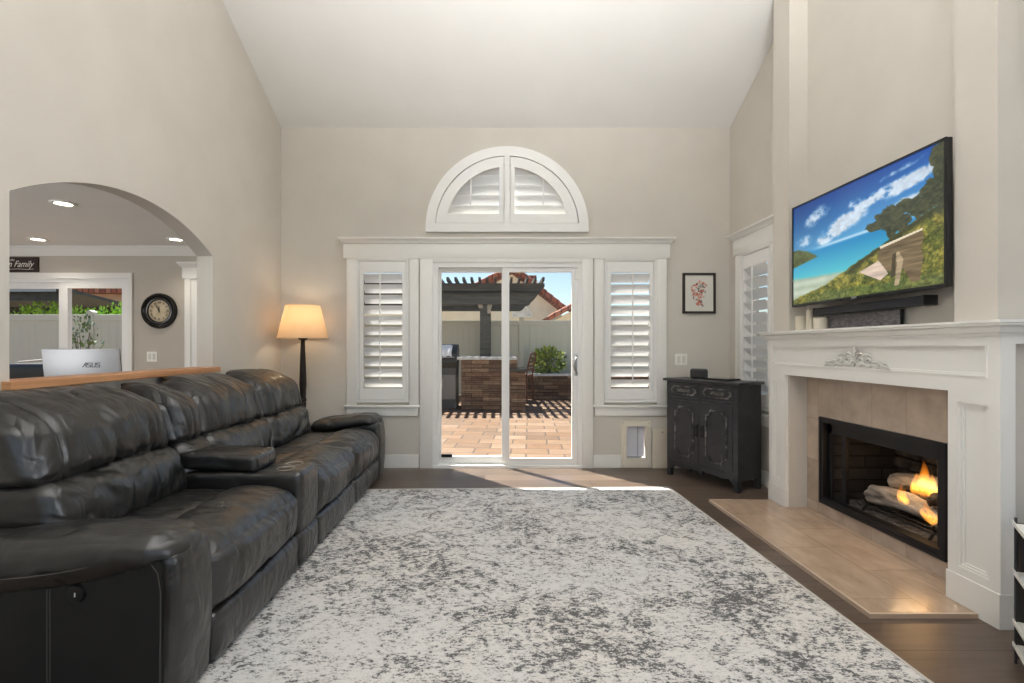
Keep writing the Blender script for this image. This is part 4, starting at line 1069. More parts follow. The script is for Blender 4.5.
def arm(y0, y1, outer, sd):
    """arm box with a stuffed pad folded over its top; outer = -1 towards the camera, +1 towards the back wall"""
    xb = -1.99 if outer < 0 else -1.70
    def bw(p, q):
        t = max(0, (p.z-0.1)/0.45); 
        if p.x > -1.3: p.x += 0.012*math.sin(PI*min(1, t))
        return p
    yo, yi = (y0, y1) if outer < 0 else (y1, y0)
    b = so('armrest', soft(xb, XF+0.006, y0+0.012, y1-0.002, 0.016, 0.54, 0.035, 26, (0.012, 0.006, 0), bw, 0.003, (4, 4, 4), sd))
    if outer < 0:
        obj('side_panel', MB().plate(rrect(xb+0.03, XF-0.03, 0.03, 0.53, 0.03), [], y0+0.003, y0+0.02, 'Y'), M_side, b)
        st = MB()
        for dx_ in (0.0, 0.010): st.tube([(-1.50+dx_, y0+0.0015, 0.03), (-1.50+dx_, y0+0.0015, 0.44)], 0.0016, 5)
        fp = [(-1.122, y0+0.002, 0.04), (-1.12, y0+0.002, 0.42), (-1.13, y0+0.002, 0.48), (-1.155, y0+0.002, 0.515), (-1.18, y0+0.004, 0.53)]
        st.tube(fp, 0.0018, 5)
        objs('stitching', st, M_stitch, b)
        bt = obj('power_button', MB().cyl((-1.40, y0+0.004, 0.412), (-1.40, y0-0.006, 0.412), 0.031, 0.028, 28), mat('button_black', rgb(14, 14, 15), 0.3), b, smooth=40)
        obj('button_light', MB().box(-1.402, -1.398, y0-0.0075, y0-0.0055, 0.405, 0.419), mat('button_white', rgb(220, 220, 215), 0.4), bt)
    def pw(p, q):
        # droop towards the front and over the outer side
        u = (p.x-xb)/(XF-xb)
        f = max(0, u-0.55)/0.45
        p.z -= 0.035*f*f+0.085*(1-u)
        if q.z < 0.2:   # lower rim rises towards the front and hangs on the outer side
            k = max(0, -q.y*(-outer)) if False else 0
        side = (1+outer*q.y)/2          # 1 on the outer side
        if q.z < 0: p.z -= (0.055*side*(1-1.0*f)-0.05*f*f)*(-q.z)
        p.x += 0.03*math.exp(-((q.y)/0.7)**2)*f
        return p
    pad = so('arm_pad', soft(xb-0.02, XF-0.035, y0-0.022 if outer < 0 else y0-0.012, y1+0.012 if outer < 0 else y1+0.018, 0.505, 0.626, 0.056, 44, (0.02, 0.004, 0.022), pw, 0.006, (4, 5, 4), sd+3, (), 0.006, (6, 3, 3)), par=b)
    if outer < 0:
        st = MB(); pts = []
        for k in range(30):
            u = k/29; x = -1.97+0.80*u
            f = max(0, (u*0.80/0.885)-0.5)/0.5
            pts.append((x+0.0, y0-0.0255+0.03*f**3, 0.522-0.085*(1-max(0, (x-xb)/(XF-xb)))+0.012*f+0.05*f*f))
        st.tube(pts, 0.002, 5)
        objs('stitching', st, M_stitch, pad)
arm(1.672, 1.91, -1, 71); arm(4.635, 4.88, 1, 81)
def console(y0, y1):
    cbm = soft(-1.86, XF+0.012, y0+0.003, y1-0.005, 0.185, 0.545, 0.035, 24, (0.008, 0, 0.0), lambda p, q: Vector((p.x-0.015*max(0, (0.4-p.z)/0.3)**2, p.y, p.z)), 0.002, (4, 4, 4), 91)
    c = so('console', cbm)
    so('console_front', soft(-1.40, XF+0.012, y0+0.006, y1-0.006, 0.016, 0.205, 0.03, 14, (0.012, 0, 0), None, 0.003, (4, 6, 5), 93, (), 0.004, (2, 9, 3)))
    l = so('console_lid', soft(-1.80, -1.325, y0+0.008, y1-0.008, 0.537, 0.632, 0.028, 24, (0.004, 0, 0.004), lambda p, q: Vector((p.x, p.y, p.z+0.02*(-1.32-p.x)/0.42)), 0.003, (5, 5, 5), 95), par=c)
    for yy in (y0+0.085, y1-0.085):
        h = obj('cup_holder', MB().lathe([(0.042, 0.0), (0.054, 0.004), (0.054, 0.007), (0.046, 0.009), (0.042, 0.007), (0.040, 0.002), (0.040, 0.0015), (0, 0.0015), (0, 0.0)], (-1.19, yy, 0.541), 32), M_steel, c, smooth=40)
        obj('cup_liner', MB().lathe([(0.0399, 0.0), (0.0399, 0.004), (0, 0.0035), (0, 0)], (-1.19, yy, 0.5418), 28), M_black, h)
console(SY[1], SY[2])

# ------------------------------------------------------------------ floor lamp
LXp, LYp = -1.872, 4.872
lp = thing('floor_lamp', 'tall floor lamp with a dark turned post and lit linen shade behind the sofa', 'lamp', (LXp, LYp, 0))
bronze = mat('dark_bronze', rgb(40, 30, 26), 0.4, 0.4)
obj('base', MB().lathe([(0, 0), (0.125, 0), (0.128, 0.008), (0.12, 0.018), (0.09, 0.026), (0.05, 0.04), (0.03, 0.06), (0.024, 0.08), (0, 0.08)], (LXp, LYp, 0), 40), bronze, lp, smooth=40)
prof = [(0, 0.07), (0.022, 0.07), (0.03, 0.12), (0.02, 0.16), (0.018, 0.3), (0.024, 0.6), (0.033, 0.69), (0.026, 0.705), (0.034, 0.715), (0.034, 0.73), (0.026, 0.74), (0.029, 0.80), (0.034, 0.88), (0.029, 1.05), (0.02, 1.28), (0.019, 1.30), (0.045, 1.315), (0.045, 1.33), (0.012, 1.335), (0.010, 1.42), (0, 1.42)]
obj('post', MB().lathe(prof, (LXp, LYp, 0), 28), bronze, lp, smooth=40)
M_shade = bpy.data.materials.new('linen_shade'); M_shade.use_nodes = True
_t = NT(M_shade); _t.b.inputs['Base Color'].default_value = rgb(222, 200, 170); _t.b.inputs['Roughness'].default_value = 0.9
_tl = _t.new('ShaderNodeBsdfTranslucent'); _tl.inputs['Color'].default_value = rgb(240, 205, 160)
_mx = _t.new('ShaderNodeMixShader'); _mx.inputs[0].default_value = 0.5
_t.link(_t.b.outputs[0], _mx.inputs[1]); _t.link(_tl.outputs[0], _mx.inputs[2]); _t.link(_mx.outputs[0], _t.n['Material Output'].inputs['Surface'])
_t.bump(_t.noise(_t.coords((60, 60, 200)), 1, 2), 0.1, 0.002)
obj('lamp_shade', MB().lathe([(0.236, 1.322), (0.238, 1.322), (0.160, 1.642), (0.158, 1.642)], (LXp, LYp, 0), 48), M_shade, lp, smooth=60)
tr = MB()
for r, z in ((0.237, 1.324), (0.159, 1.64)): tr.tube([(LXp+r*math.cos(2*PI*k/48), LYp+r*math.sin(2*PI*k/48), z) for k in range(48)], 0.004, 6, closed=True)
objs('shade_trim', tr, mat('shade_trim', rgb(214, 190, 158), 0.8), lp, smooth=60)
sp = MB()
for k in range(3): sp.tube([(LXp, LYp, 1.62), (LXp+0.158*math.cos(2*PI*k/3), LYp+0.158*math.sin(2*PI*k/3), 1.638)], 0.0025, 6)
sp.tube([(LXp, LYp, 1.42), (LXp, LYp, 1.62)], 0.004, 6)
obj('harp', sp, bronze, lp)
obj('bulb', MB().lathe([(0, 1.40), (0.014, 1.40), (0.016, 1.42), (0.03, 1.455), (0.032, 1.475), (0.022, 1.50), (0, 1.508)], (LXp+0.03, LYp, 0), 20), mat('bulb_glass', (1, 0.8, 0.55), 0.3, emit=(1, 0.72, 0.42, 1), es=8), lp, smooth=60)
_l = lamp('bulb_light', 'POINT', (LXp, LYp, 1.50), 3.6, (1.0, 0.78, 0.54), 0.05)

# ------------------------------------------------------------------ rug
def rug():
    M = mat('distressed_rug', rgb(206, 202, 196), 0.95, spec=0.1); k = NT(M)
    v = k.coords((1, 1, 1))
    sp = k.new('ShaderNodeSeparateXYZ'); k.link(v, sp.inputs[0])
    # broad worn areas, an ornamental lattice and fine flecks decide where the dark pile is left
    worn = k.noise(v, 1.5, 4, 0.6, 0.3)
    vo = k.new('ShaderNodeTexVoronoi'); vo.feature = 'DISTANCE_TO_EDGE'; vo.inputs['Scale'].default_value = 2.9
    wv = k.new('ShaderNodeVectorMath'); wv.operation = 'ADD'
    nn = k.new('ShaderNodeTexNoise'); nn.inputs['Scale'].default_value = 5; k.link(v, nn.inputs['Vector'])
    sc = k.new('ShaderNodeVectorMath'); sc.operation = 'SCALE'; sc.inputs['Scale'].default_value = 0.22
    k.link(nn.outputs['Color'], sc.inputs[0]); k.link(v, wv.inputs[0]); k.link(sc.outputs[0], wv.inputs[1]); k.link(wv.outputs[0], vo.inputs['Vector'])
    rings = k.math('SINE', k.math('MULTIPLY', vo.outputs['Distance'], 34.0))
    fl1 = k.noise(k.coords((1.0, 1.7, 1)), 44, 5, 0.68)
    fl2 = k.noise(k.coords((1.0, 1.3, 1)), 105, 2, 0.6)
    s = k.math('ADD', k.math('MULTIPLY', worn, 0.48), k.math('MULTIPLY', rings, 0.042))
    s = k.math('ADD', s, k.math('MULTIPLY', k.noise(k.coords((1, 1.25, 1)), 9.0, 3, 0.6, 0.6), 0.40))
    s = k.math('ADD', s, k.math('MULTIPLY', fl1, 0.95))
    s = k.math('ADD', s, k.math('MULTIPLY', fl2, 0.42))
    m2 = k.math('MULTIPLY', s, 0.5)
    # ramp input is clamped to 0..1, so scale the sum (about 0.7 to 1.5) down first
    dark = k.ramp(m2, [(0.0, (0, 0, 0)), (0.584, (0, 0, 0)), (0.616, (1, 1, 1)), (1.0, (1, 1, 1))])
    mid = k.ramp(m2, [(0.0, (0, 0, 0)), (0.520, (0, 0, 0)), (0.586, (1, 1, 1)), (1.0, (1, 1, 1))])
    warm = k.ramp(k.noise(v, 1.1, 2), [(0.35, rgb(214, 213, 211)), (0.65, rgb(221, 217, 211))])
    # thin border lines
    ax = k.math('ABSOLUTE', sp.outputs['X']); ay = k.math('ABSOLUTE', sp.outputs['Y'])
    def line(c, at, wd): return k.math('LESS_THAN', k.math('ABSOLUTE', k.math('SUBTRACT', c, at)), wd)
    bl = k.math('MAXIMUM', line(ax, 1.05, 0.006), line(ay, 1.50, 0.006))
    bl = k.math('MULTIPLY', bl, k.math('GREATER_THAN', fl1, 0.47))
    mid = k.mix(k.math('MULTIPLY', bl, 0.6), mid, (1, 1, 1))
    c = k.mix(k.math('MULTIPLY', mid, 0.45), warm, rgb(152, 150, 147))
    c = k.mix(k.math('MULTIPLY', dark, 0.9), c, rgb(84, 83, 84))
    k.color(c)
    k.bump(k.noise(v, 210, 2), 0.5, 0.004)
    mb = MB(); W, L = 2.76, 3.66; nx, ny = 90, 120
    rnd = random.Random(2)
    grid = []
    for j in range(ny+1):
        row = []
        for i in range(nx+1):
            x = -W/2+W*i/nx; y = -L/2+L*j/ny
            e = min(i, nx-i, j, ny-j)
            if e == 0: x += rnd.uniform(-0.004, 0.004); y += rnd.uniform(-0.004, 0.004)
            row.append(mb.bm.verts.new((x, y, 0.011+0.0012*noise.noise(Vector((x*3, y*3, 0))) if e > 0 else 0.004)))
        grid.append(row)
    for j in range(ny):
        for i in range(nx): mb.bm.faces.new((grid[j][i], grid[j][i+1], grid[j+1][i+1], grid[j+1][i]))
    b = [mb.bm.verts.new((x, y, 0.001)) for x, y in ((-W/2, -L/2), (W/2, -L/2), (W/2, L/2), (-W/2, L/2))]
    mb.bm.faces.new(b[::-1])
    t = thing('rug', 'large cream rug with worn dark grey pattern in the middle of the floor', 'rug', (0.20, 2.53, 0), R(1.6))
    o = obj('pile', mb, M, t, True, smooth=180)
    bd = MB()
    for y in (-L/2-0.004, L/2+0.004): bd.box(-W/2, W/2, y-0.006, y+0.006, 0.001, 0.008, 0.002)
    for x in (-W/2-0.004, W/2+0.004): bd.box(x-0.006, x+0.006, -L/2, L/2, 0.001, 0.008, 0.002)
    objs('edge_binding', bd, mat('rug_binding', rgb(196, 192, 184), 0.95), t, True)
rug()

# ------------------------------------------------------------------ black cabinet
def cabinet():
    W, Dp, Ht = 0.75, 0.325, 0.938
    ang = math.atan2(-0.869, 0.496)
    ux, uy = Vector((0.496, -0.869, 0)), Vector((0.869, 0.496, 0))
    O = Vector((1.676, 4.868, 0))+ux*(W/2)+uy*(Dp/2)
    t = thing('cabinet', 'distressed black two-door cabinet standing across the back right corner', 'cabinet', O, ang)
    M = mat('distressed_black', rgb(38, 38, 41), 0.36); k = NT(M); v = k.coords((1, 1, 1))
    w1 = k.noise(v, 9, 6, 0.7); w2 = k.noise(k.coords((3, 3, 0.6)), 10, 5, 0.7)
    k.color(k.mix(k.ramp(w2, [(0.62, (0, 0, 0)), (0.72, (0.55,)*3)]), k.ramp(w1, [(0.3, rgb(33, 33, 36)), (0.7, rgb(58, 58, 62))]), rgb(120, 116, 110)))
    k.bump(w2, 0.12, 0.004)
    MW = noisy('worn_edge', rgb(48, 48, 50), rgb(160, 156, 150), 0.5, 16, lo=0.45, hi=0.74)
    hw, y0, y1 = W/2, -Dp/2, Dp/2
    ca = MB()
    ca.box(-hw, -hw+0.02, y0+0.02, y1, 0.10, Ht-0.026).box(hw-0.02, hw, y0+0.02, y1, 0.10, Ht-0.026)
    ca.box(-hw+0.02, hw-0.02, y1-0.012, y1, 0.10, Ht-0.026).box(-hw+0.02, hw-0.02, y0+0.02, y1-0.012, 0.10, 0.12)
    fo = [(-hw, 0.075)]
    n = 40
    for i in range(n+1):
        x = -hw+0.055+(W-0.11)*i/n; u = abs(2*i/n-1)
        z = 0.108-0.032*(1 if u < 0.10 else 0)*math.cos(u/0.10*PI/2)+0.012*math.sin(u*PI*2.2)
        if u > 0.9: z -= (u-0.9)*0.45
        fo.append((x, z))
    fo += [(hw, 0.075), (hw, Ht-0.026), (-hw, Ht-0.026)]
    D1 = rrect(-hw+0.045, -0.012, 0.16, 0.735); D2_ = rrect(0.012, hw-0.045, 0.16, 0.735)
    W1 = rrect(-hw+0.035, -0.015, 0.765, 0.895); W2 = rrect(0.015, hw-0.035, 0.765, 0.895)
    ca.plate(fo, [D1, D2_, W1, W2], y0, y0+0.02, 'Y')
    body = obj('body', ca, M, t, True)
    obj('top', MB().box(-hw-0.03, hw+0.03, y0-0.03, y1+0.008, Ht-0.026, Ht, 0.007), M, t, True, smooth=30)
    for sx in (-1, 1):
        for sy, yy in ((-1, y0+0.022), (1, y1-0.022)):
            x = sx*(hw-0.024)
            obj('leg', MB().plate([(x-0.024, 0.105), (x+0.024, 0.105), (x+0.024 if sx > 0 else x+0.014, 0.0), (x-0.014 if sx > 0 else x-0.024, 0.0)], [], yy-0.02, yy+0.02, 'Y'), M, t, True)
    objs('side_rail', MB().box(hw-0.018, hw-0.004, y0+0.04, y1-0.04, 0.095, 0.13).box(-hw+0.004, -hw+0.018, y0+0.04, y1-0.04, 0.095, 0.13), M, t, True)
    def notched(x0, x1, z0, z1, c):
        s = c*0.45
        return [(x0+c, z0), (x1-c, z0), (x1-c, z0+s), (x1-s, z0+c), (x1, z0+c), (x1, z1-c), (x1-s, z1-c), (x1-c, z1-s), (x1-c, z1), (x0+c, z1), (x0+c, z1-s), (x0+s, z1-c), (x0, z1-c), (x0, z0+c), (x0+s, z0+c), (x0+c, z0+s)]
    for (a, b) in ((-hw+0.047, -0.014), (0.014, hw-0.047)):
        d = obj('door', MB().box(a, b, y0-0.004, y0+0.016, 0.162, 0.733, 0.003), M, t, True)
        m1 = notched(a+0.05, b-0.05, 0.215, 0.68, 0.045); m2 = notched(a+0.062, b-0.062, 0.227, 0.668, 0.042)
        obj('panel_moulding', MB().plate(m1, [m2], y0-0.014, y0-0.003, 'Y'), MW, d, True)
        fx = notched(a+0.07, b-0.07, 0.235, 0.66, 0.042)
        obj('door_panel', MB().plate(fx, [], y0-0.009, y0-0.003, 'Y'), M, d, True)
        x = -0.032 if a < 0 else 0.032
        hd_ = MB().box(x-0.011, x+0.011, y0-0.009, y0-0.003, 0.415, 0.535, 0.002)
        hd_.tube([(x, y0-0.006, 0.52), (x, y0-0.03, 0.515), (x, y0-0.036, 0.475), (x, y0-0.03, 0.435), (x, y0-0.006, 0.43)], 0.006, 8)
        obj('door_handle', hd_, M_black, d, True, smooth=40)
    for (a, b) in ((-hw+0.037, -0.017), (0.017, hw-0.037)):
        d = obj('drawer', MB().box(a, b, y0-0.004, y0+0.016, 0.767, 0.893, 0.003), M, t, True)
        cx, cz = (a+b)/2, 0.83; rx, rz = (b-a)/2-0.022, 0.042
        m1 = notched(cx-rx, cx+rx, cz-rz, cz+rz, 0.022); m2 = notched(cx-rx+0.01, cx+rx-0.01, cz-rz+0.01, cz+rz-0.01, 0.02)
        obj('panel_moulding', MB().plate(m1, [m2], y0-0.013, y0-0.003, 'Y'), MW, d, True)
        pl = MB().box(cx-0.07, cx+0.07, y0-0.007, y0-0.003, cz-0.016, cz+0.016, 0.002)
        for k_ in range(7):
            xx = cx-0.054+0.018*k_
            pl.sphere((xx, y0-0.024+0.003*abs(k_-3), cz), 0.0105, 10)
        pl.cyl((cx-0.058, y0-0.005, cz), (cx-0.058, y0-0.018, cz), 0.005, n=8); pl.cyl((cx+0.058, y0-0.005, cz), (cx+0.058, y0-0.018, cz), 0.005, n=8)
        obj('drawer_pull', pl, noisy('pull_metal', rgb(30, 29, 28), rgb(126, 122, 116), 0.4, 60), d, True, smooth=50)
    return t
cabinet()
# on the cabinet
Yc = 4.80
cx_, cz_ = (699-VX)/F*4.78, 0.939
t = thing('clock_radio', 'small black clock radio on the black cabinet', 'clock radio', (cx_, 4.78, cz_), R(-20))
obj('housing', soft(-0.078, 0.078, -0.045, 0.045, 0.0, 0.093, 0.022, 16), M_black, t, True, smooth=60)
obj('display', MB().plate(rrect(-0.068, 0.068, 0.012, 0.078, 0.012), [], -0.047, -0.0445, 'Y'), mat('display_glass', rgb(30, 31, 36), 0.12), t, True)
t = thing('tablet', 'flat black tablet lying on the black cabinet', 'tablet', (2.06, 4.55, 0.939), R(-60.3))
obj('case', MB().box(-0.13, 0.13, -0.09, 0.09, 0, 0.014, 0.005), M_black, t, True, smooth=30)
obj('screen', MB().box(-0.118, 0.118, -0.078, 0.078, 0.0138, 0.0148), mat('tablet_glass', rgb(20, 20, 23), 0.1), t, True)

# ------------------------------------------------------------------ rack at the right edge
def rack():
    W, Dp = 0.46, 0.38
    t = thing('display_rack', 'dark wire rack with white tilted shelves beside the mantel', 'rack', (2.036, 1.965, 0), R(-30))
    wire = mat('rack_wire', rgb(70, 70, 72), 0.4, 0.6); pan = mat('rack_panel', rgb(52, 46, 42), 0.6); wh = mat('rack_white', rgb(224, 222, 216), 0.4)
    for x in (0.006, W-0.006):
        for y, zt_ in ((-0.006, 0.57), (-Dp, 0.48)): obj('post', MB().tube([(x, y, 0), (x, y, zt_)], 0.005, 10), wire, t, True, smooth=60)
    obj('back_panel', MB().box(0.012, W-0.012, -0.006, -0.001, 0.02, 0.55), pan, t, True)
    obj('side_panel', MB().box(W-0.006, W-0.002, -Dp+0.012, -0.012, 0.02, 0.45), pan, t, True)
    tilt = 0.07
    for z in (0.548, 0.36, 0.164, 0.075):
        o = obj('shelf', MB().plate([(-0.007, z-0.004), (-0.007, z), (-Dp, z-tilt), (-Dp, z-tilt-0.004)], [], 0.0, W, 'X'), wh, t, True)
        obj('shelf_lip', MB().box(0, W, -Dp-0.006, -Dp+0.0, z-tilt-0.004, z-tilt+0.03, 0.002), wh, o, True)
        for xa, xb in ((-0.004, 0.001), (W-0.001, W+0.004)):
            obj('shelf_rim', MB().plate([(-0.004, z-0.006), (-0.004, z+0.009), (-Dp, z-tilt+0.009), (-Dp, z-tilt-0.006)], [], xa, xb, 'X'), wh, o, True)
    Mw = world(t)
    v = MB().lathe([(0, 0.0), (0.03, 0.0), (0.046, 0.02), (0.05, 0.05), (0.042, 0.085), (0.024, 0.102), (0.026, 0.112), (0.021, 0.112), (0.019, 0.10), (0, 0.09)], n=32)
    bmesh.ops.transform(v.bm, matrix=Mw @ Matrix.Translation((0.062, -0.085, 0.36-0.0144)) @ Matrix.Rotation(math.atan(tilt/Dp), 4, 'X'), verts=v.bm.verts)
    tag(obj('jar', v, mat('blue_glaze', rgb(38, 92, 176), 0.15), smooth=50), 'glossy blue jar on the second shelf of the rack', 'jar')
    pal = [rgb(196, 120, 70), rgb(92, 140, 84), rgb(214, 206, 190), rgb(70, 110, 150)]
    labs = ['lowest magazine of the pile on the rack', 'second magazine from the bottom of the pile on the rack', 'second magazine from the top of the pile on the rack', 'topmost magazine of the pile on the rack']
    a = math.atan(tilt/Dp)
    for k in range(4):
        mz = MB().box(-0.10, 0.10, -0.13, 0.13, 0, 0.007, 0.001)
        yy = -0.16-0.004*k
        bmesh.ops.transform(mz.bm, matrix=Mw @ Matrix.Translation((0.125+0.01*k, yy, 0.164+yy*tilt/Dp+0.0015+0.0085*k)) @ Matrix.Rotation(a, 4, 'X') @ Matrix.Rotation(R(3*k), 4, 'Z'), verts=mz.bm.verts)
        tag(obj('magazine', mz, noisy('magazine_cover', pal[k], pal[(k+2) % 4], 0.3, 9)), labs[k], 'magazine', 'magazines on the rack')
rack()
# ------------------------------------------------------------------ the yard
GZ = -0.05
M_pave = bricks('patio_pavers', [rgb(98, 74, 53), rgb(118, 92, 66), rgb(106, 76, 48), rgb(130, 106, 84), rgb(94, 68, 44)], rgb(64, 50, 40), 0.46, 0.31, 0.011, 0.75, off=0.4, bump=0.4, rot=(0, 0, R(4)), nz=(4, (1, 1.5, 1), 0.8, 0.7))
struct('patio', MB().box(-22, 14, D+0.15, 13.6, GZ-0.12, GZ), M_pave)
struct('ground', MB().box(-40, 40, 13.6, 60, GZ-0.25, GZ-0.06), noisy('yard_soil', rgb(120, 104, 84), rgb(150, 132, 108), 0.9, 3))
# vinyl fence
M_fence = mat('vinyl_fence', rgb(202, 201, 186), 0.5)
FT = 1.955
def fence(label, first, n0, n1, dy):
    fn = thing('fence', label, 'fence', (first, 13.3+dy, GZ))
    post_x = [first-2.44*k for k in range(n0, n1)]
    k0 = set(bpy.data.objects)
    for a, b in zip(post_x[1:], post_x[:-1]):
        pn = MB(); n = 14; w_ = (b-a-0.12)/n
        for i in range(n):
            x = a+0.06+w_*i
            pn.plate([(x, 13.29), (x+0.008, 13.284), (x+w_-0.008, 13.284), (x+w_, 13.29), (x+w_, 13.31), (x, 13.31)], [], GZ+0.1, FT-0.14, 'Z')
        obj('panel', pn, M_fence, fn)
        obj('rail', MB().box(a+0.05, b-0.05, 13.265, 13.335, FT-0.15, FT-0.01, 0.006).box(a+0.05, b-0.05, 13.265, 13.335, GZ+0.02, GZ+0.14, 0.006), M_fence, fn)
    for x in post_x:
        p = obj('post', MB().box(x-0.064, x+0.064, 13.236, 13.364, GZ, FT+0.03, 0.006), M_fence, fn)
        obj('post_cap', MB().plate([(x-0.075, FT+0.03), (x+0.075, FT+0.03), (x+0.075, FT+0.045), (x, FT+0.085), (x-0.075, FT+0.045)], [], 13.225, 13.375, 'Y'), M_fence, p)
    if dy:
        for o in set(bpy.data.objects)-k0:
            if o.parent == fn: o.location.y += dy
fence('long pale vinyl fence behind the stone planter and island', 0.70, -4, 3, 0.0)
fence('pale vinyl fence in front of the hedge outside the dining room', -3.91, 0, 6, -2.4)

# the side yard, with a fence added to bounce sun onto the right-hand louvers
struct('side_yard', MB().box(XE+0.1, 14, -4, D+0.15, GZ-0.12, GZ).box(XR+0.15, XE+0.1, YN+0.2, D+0.15, GZ-0.12, GZ), noisy('side_concrete', rgb(176, 170, 160), rgb(190, 184, 174), 0.85, 3))
sd = thing('fence', 'added pale fence bouncing sun onto the shuttered window behind the black cabinet', 'fence', (6.3, 4.5, GZ))
for k in range(3):
    y = 2.3+2.2*k
    obj('panel', MB().box(6.29, 6.31, y+0.06, y+2.14, GZ+0.08, FT-0.1), M_fence, sd)
    obj('rail', MB().box(6.265, 6.335, y+0.05, y+2.15, FT-0.12, FT, 0.006), M_fence, sd)
for k in range(4): obj('post', MB().box(6.236, 6.364, 2.236+2.2*k, 2.364+2.2*k, GZ, FT+0.05, 0.006), M_fence, sd)

# stone-faced island with counter
M_stone = bricks('stacked_ledgestone', [rgb(96, 76, 62), rgb(140, 112, 90), rgb(110, 90, 76), rgb(160, 136, 112), rgb(84, 68, 58)], rgb(44, 36, 31), 0.36, 0.085, 0.004, 0.85, off=0.38, bump=1.0, plane='XZ', nz=(9, (1, 2.5, 1), 0.8, 0.6))
isl = thing('outdoor_island', 'stone faced outdoor kitchen island with a pale counter behind the glass door', 'outdoor kitchen', (-0.4, 10.8, GZ))
def stone_wall(x0, x1, y0, y1, z0, z1, seed):
    m = MB(); rnd = random.Random(seed); z = z0
    m.box(x0+0.03, x1-0.03, y0+0.04, y1, z0, z1)
    while z < z1-0.02:
        h = min(rnd.choice((0.06, 0.075, 0.09)), z1-z)
        if z1-z-h < 0.03: h = z1-z
        x = x0
        while x < x1-0.01:
            l = rnd.uniform(0.16, 0.42); e = min(x+l, x1)
            if x1-e < 0.08: e = x1
            m.box(x+0.002, e-0.002, y0-rnd.random()*0.025, y0+0.06, z+0.002, z+h-0.002, 0.004, 1)
            x = e
        z += h
    return m
obj('stone_facing', stone_wall(-0.70, 0.46, 10.3, 11.0, GZ, 0.97, 1), M_stone, isl)
M_counter = noisy('pale_counter', rgb(176, 178, 176), rgb(206, 206, 202), 0.4, 18)
obj('counter', MB().box(-0.78, 0.45, 10.24, 11.1, 0.971, 1.03, 0.008), M_counter, isl)
obj('side_block', stone_wall(0.30, 0.62, 10.1, 11.2, GZ, 0.74, 2), M_stone, isl)
obj('side_counter', MB().box(0.28, 0.66, 10.05, 11.25, 0.741, 0.79, 0.006), noisy('dark_counter', rgb(40, 38, 38), rgb(62, 60, 60), 0.25, 20), isl)
# grill
gr = thing('barbecue_grill', 'dark built-in barbecue grill left of the stone island', 'grill', (-1.08, 10.7, GZ))
M_grill = mat('grill_dark', rgb(52, 54, 56), 0.35, 0.5)
obj('cabinet_base', MB().box(-1.46, -0.80, 10.42, 11.05, GZ, 0.80, 0.008), mat('grill_base', rgb(74, 76, 78), 0.5, 0.2), gr)
for a, b in ((-1.44, -1.14), (-1.12, -0.82)):
    d = obj('door', MB().box(a, b, 10.40, 10.421, GZ+0.2, 0.66, 0.004), mat('grill_door', rgb(112, 114, 116), 0.4, 0.4) if 'grill_door' not in bpy.data.materials else bpy.data.materials['grill_door'], gr)
    hx = b-0.03 if a < -1.3 else a+0.03
    obj('door_handle', MB().tube([(hx, 10.402, 0.56), (hx, 10.37, 0.55), (hx, 10.37, 0.40), (hx, 10.402, 0.39)], 0.008, 8), M_steel, d)
hp = [(10.42, 0.80), (10.40, 0.92), (10.43, 1.10), (10.53, 1.24), (10.70, 1.30), (10.9, 1.28), (11.04, 1.16), (11.05, 0.80)]
obj('hood', MB().plate([(y, z) for y, z in hp], [], -1.42, -0.79, 'X'), M_grill, gr)
obj('hood_handle', MB().tube([(-1.36, 10.41, 1.02), (-1.36, 10.35, 1.02), (-0.85, 10.35, 1.02), (-0.85, 10.41, 1.02)], 0.012, 8), M_steel, gr)
tw = MB()
g = []
for i in range(13):
    x = -1.15+0.25*i/12; row = []
    for j, (y, z) in enumerate([(10.565, 1.268), (10.51, 1.235), (10.45, 1.17), (10.413, 1.10), (10.395, 1.06), (10.392, 1.03)]):
        row.append(tw.bm.verts.new((x+0.008*math.sin(j*1.7+i), y-0.012-0.01*math.sin(i*1.4+j*0.3), z+0.010+0.012*math.sin(i*0.9)*(1 if j == 5 else 0))))
    g.append(row)
for A, B in zip(g[:-1], g[1:]):
    for j in range(5): tw.bm.faces.new((A[j], B[j], B[j+1], A[j+1]))
ext = bmesh.ops.extrude_face_region(tw.bm, geom=list(tw.bm.faces))
for v in [e for e in ext['geom'] if isinstance(e, bmesh.types.BMVert)]: v.co += Vector((0, -0.008, 0.006))
tag(obj('towel', tw, mat('white_towel', rgb(226, 226, 224), 0.9), smooth=60), 'white towel draped over the grill hood', 'towel')

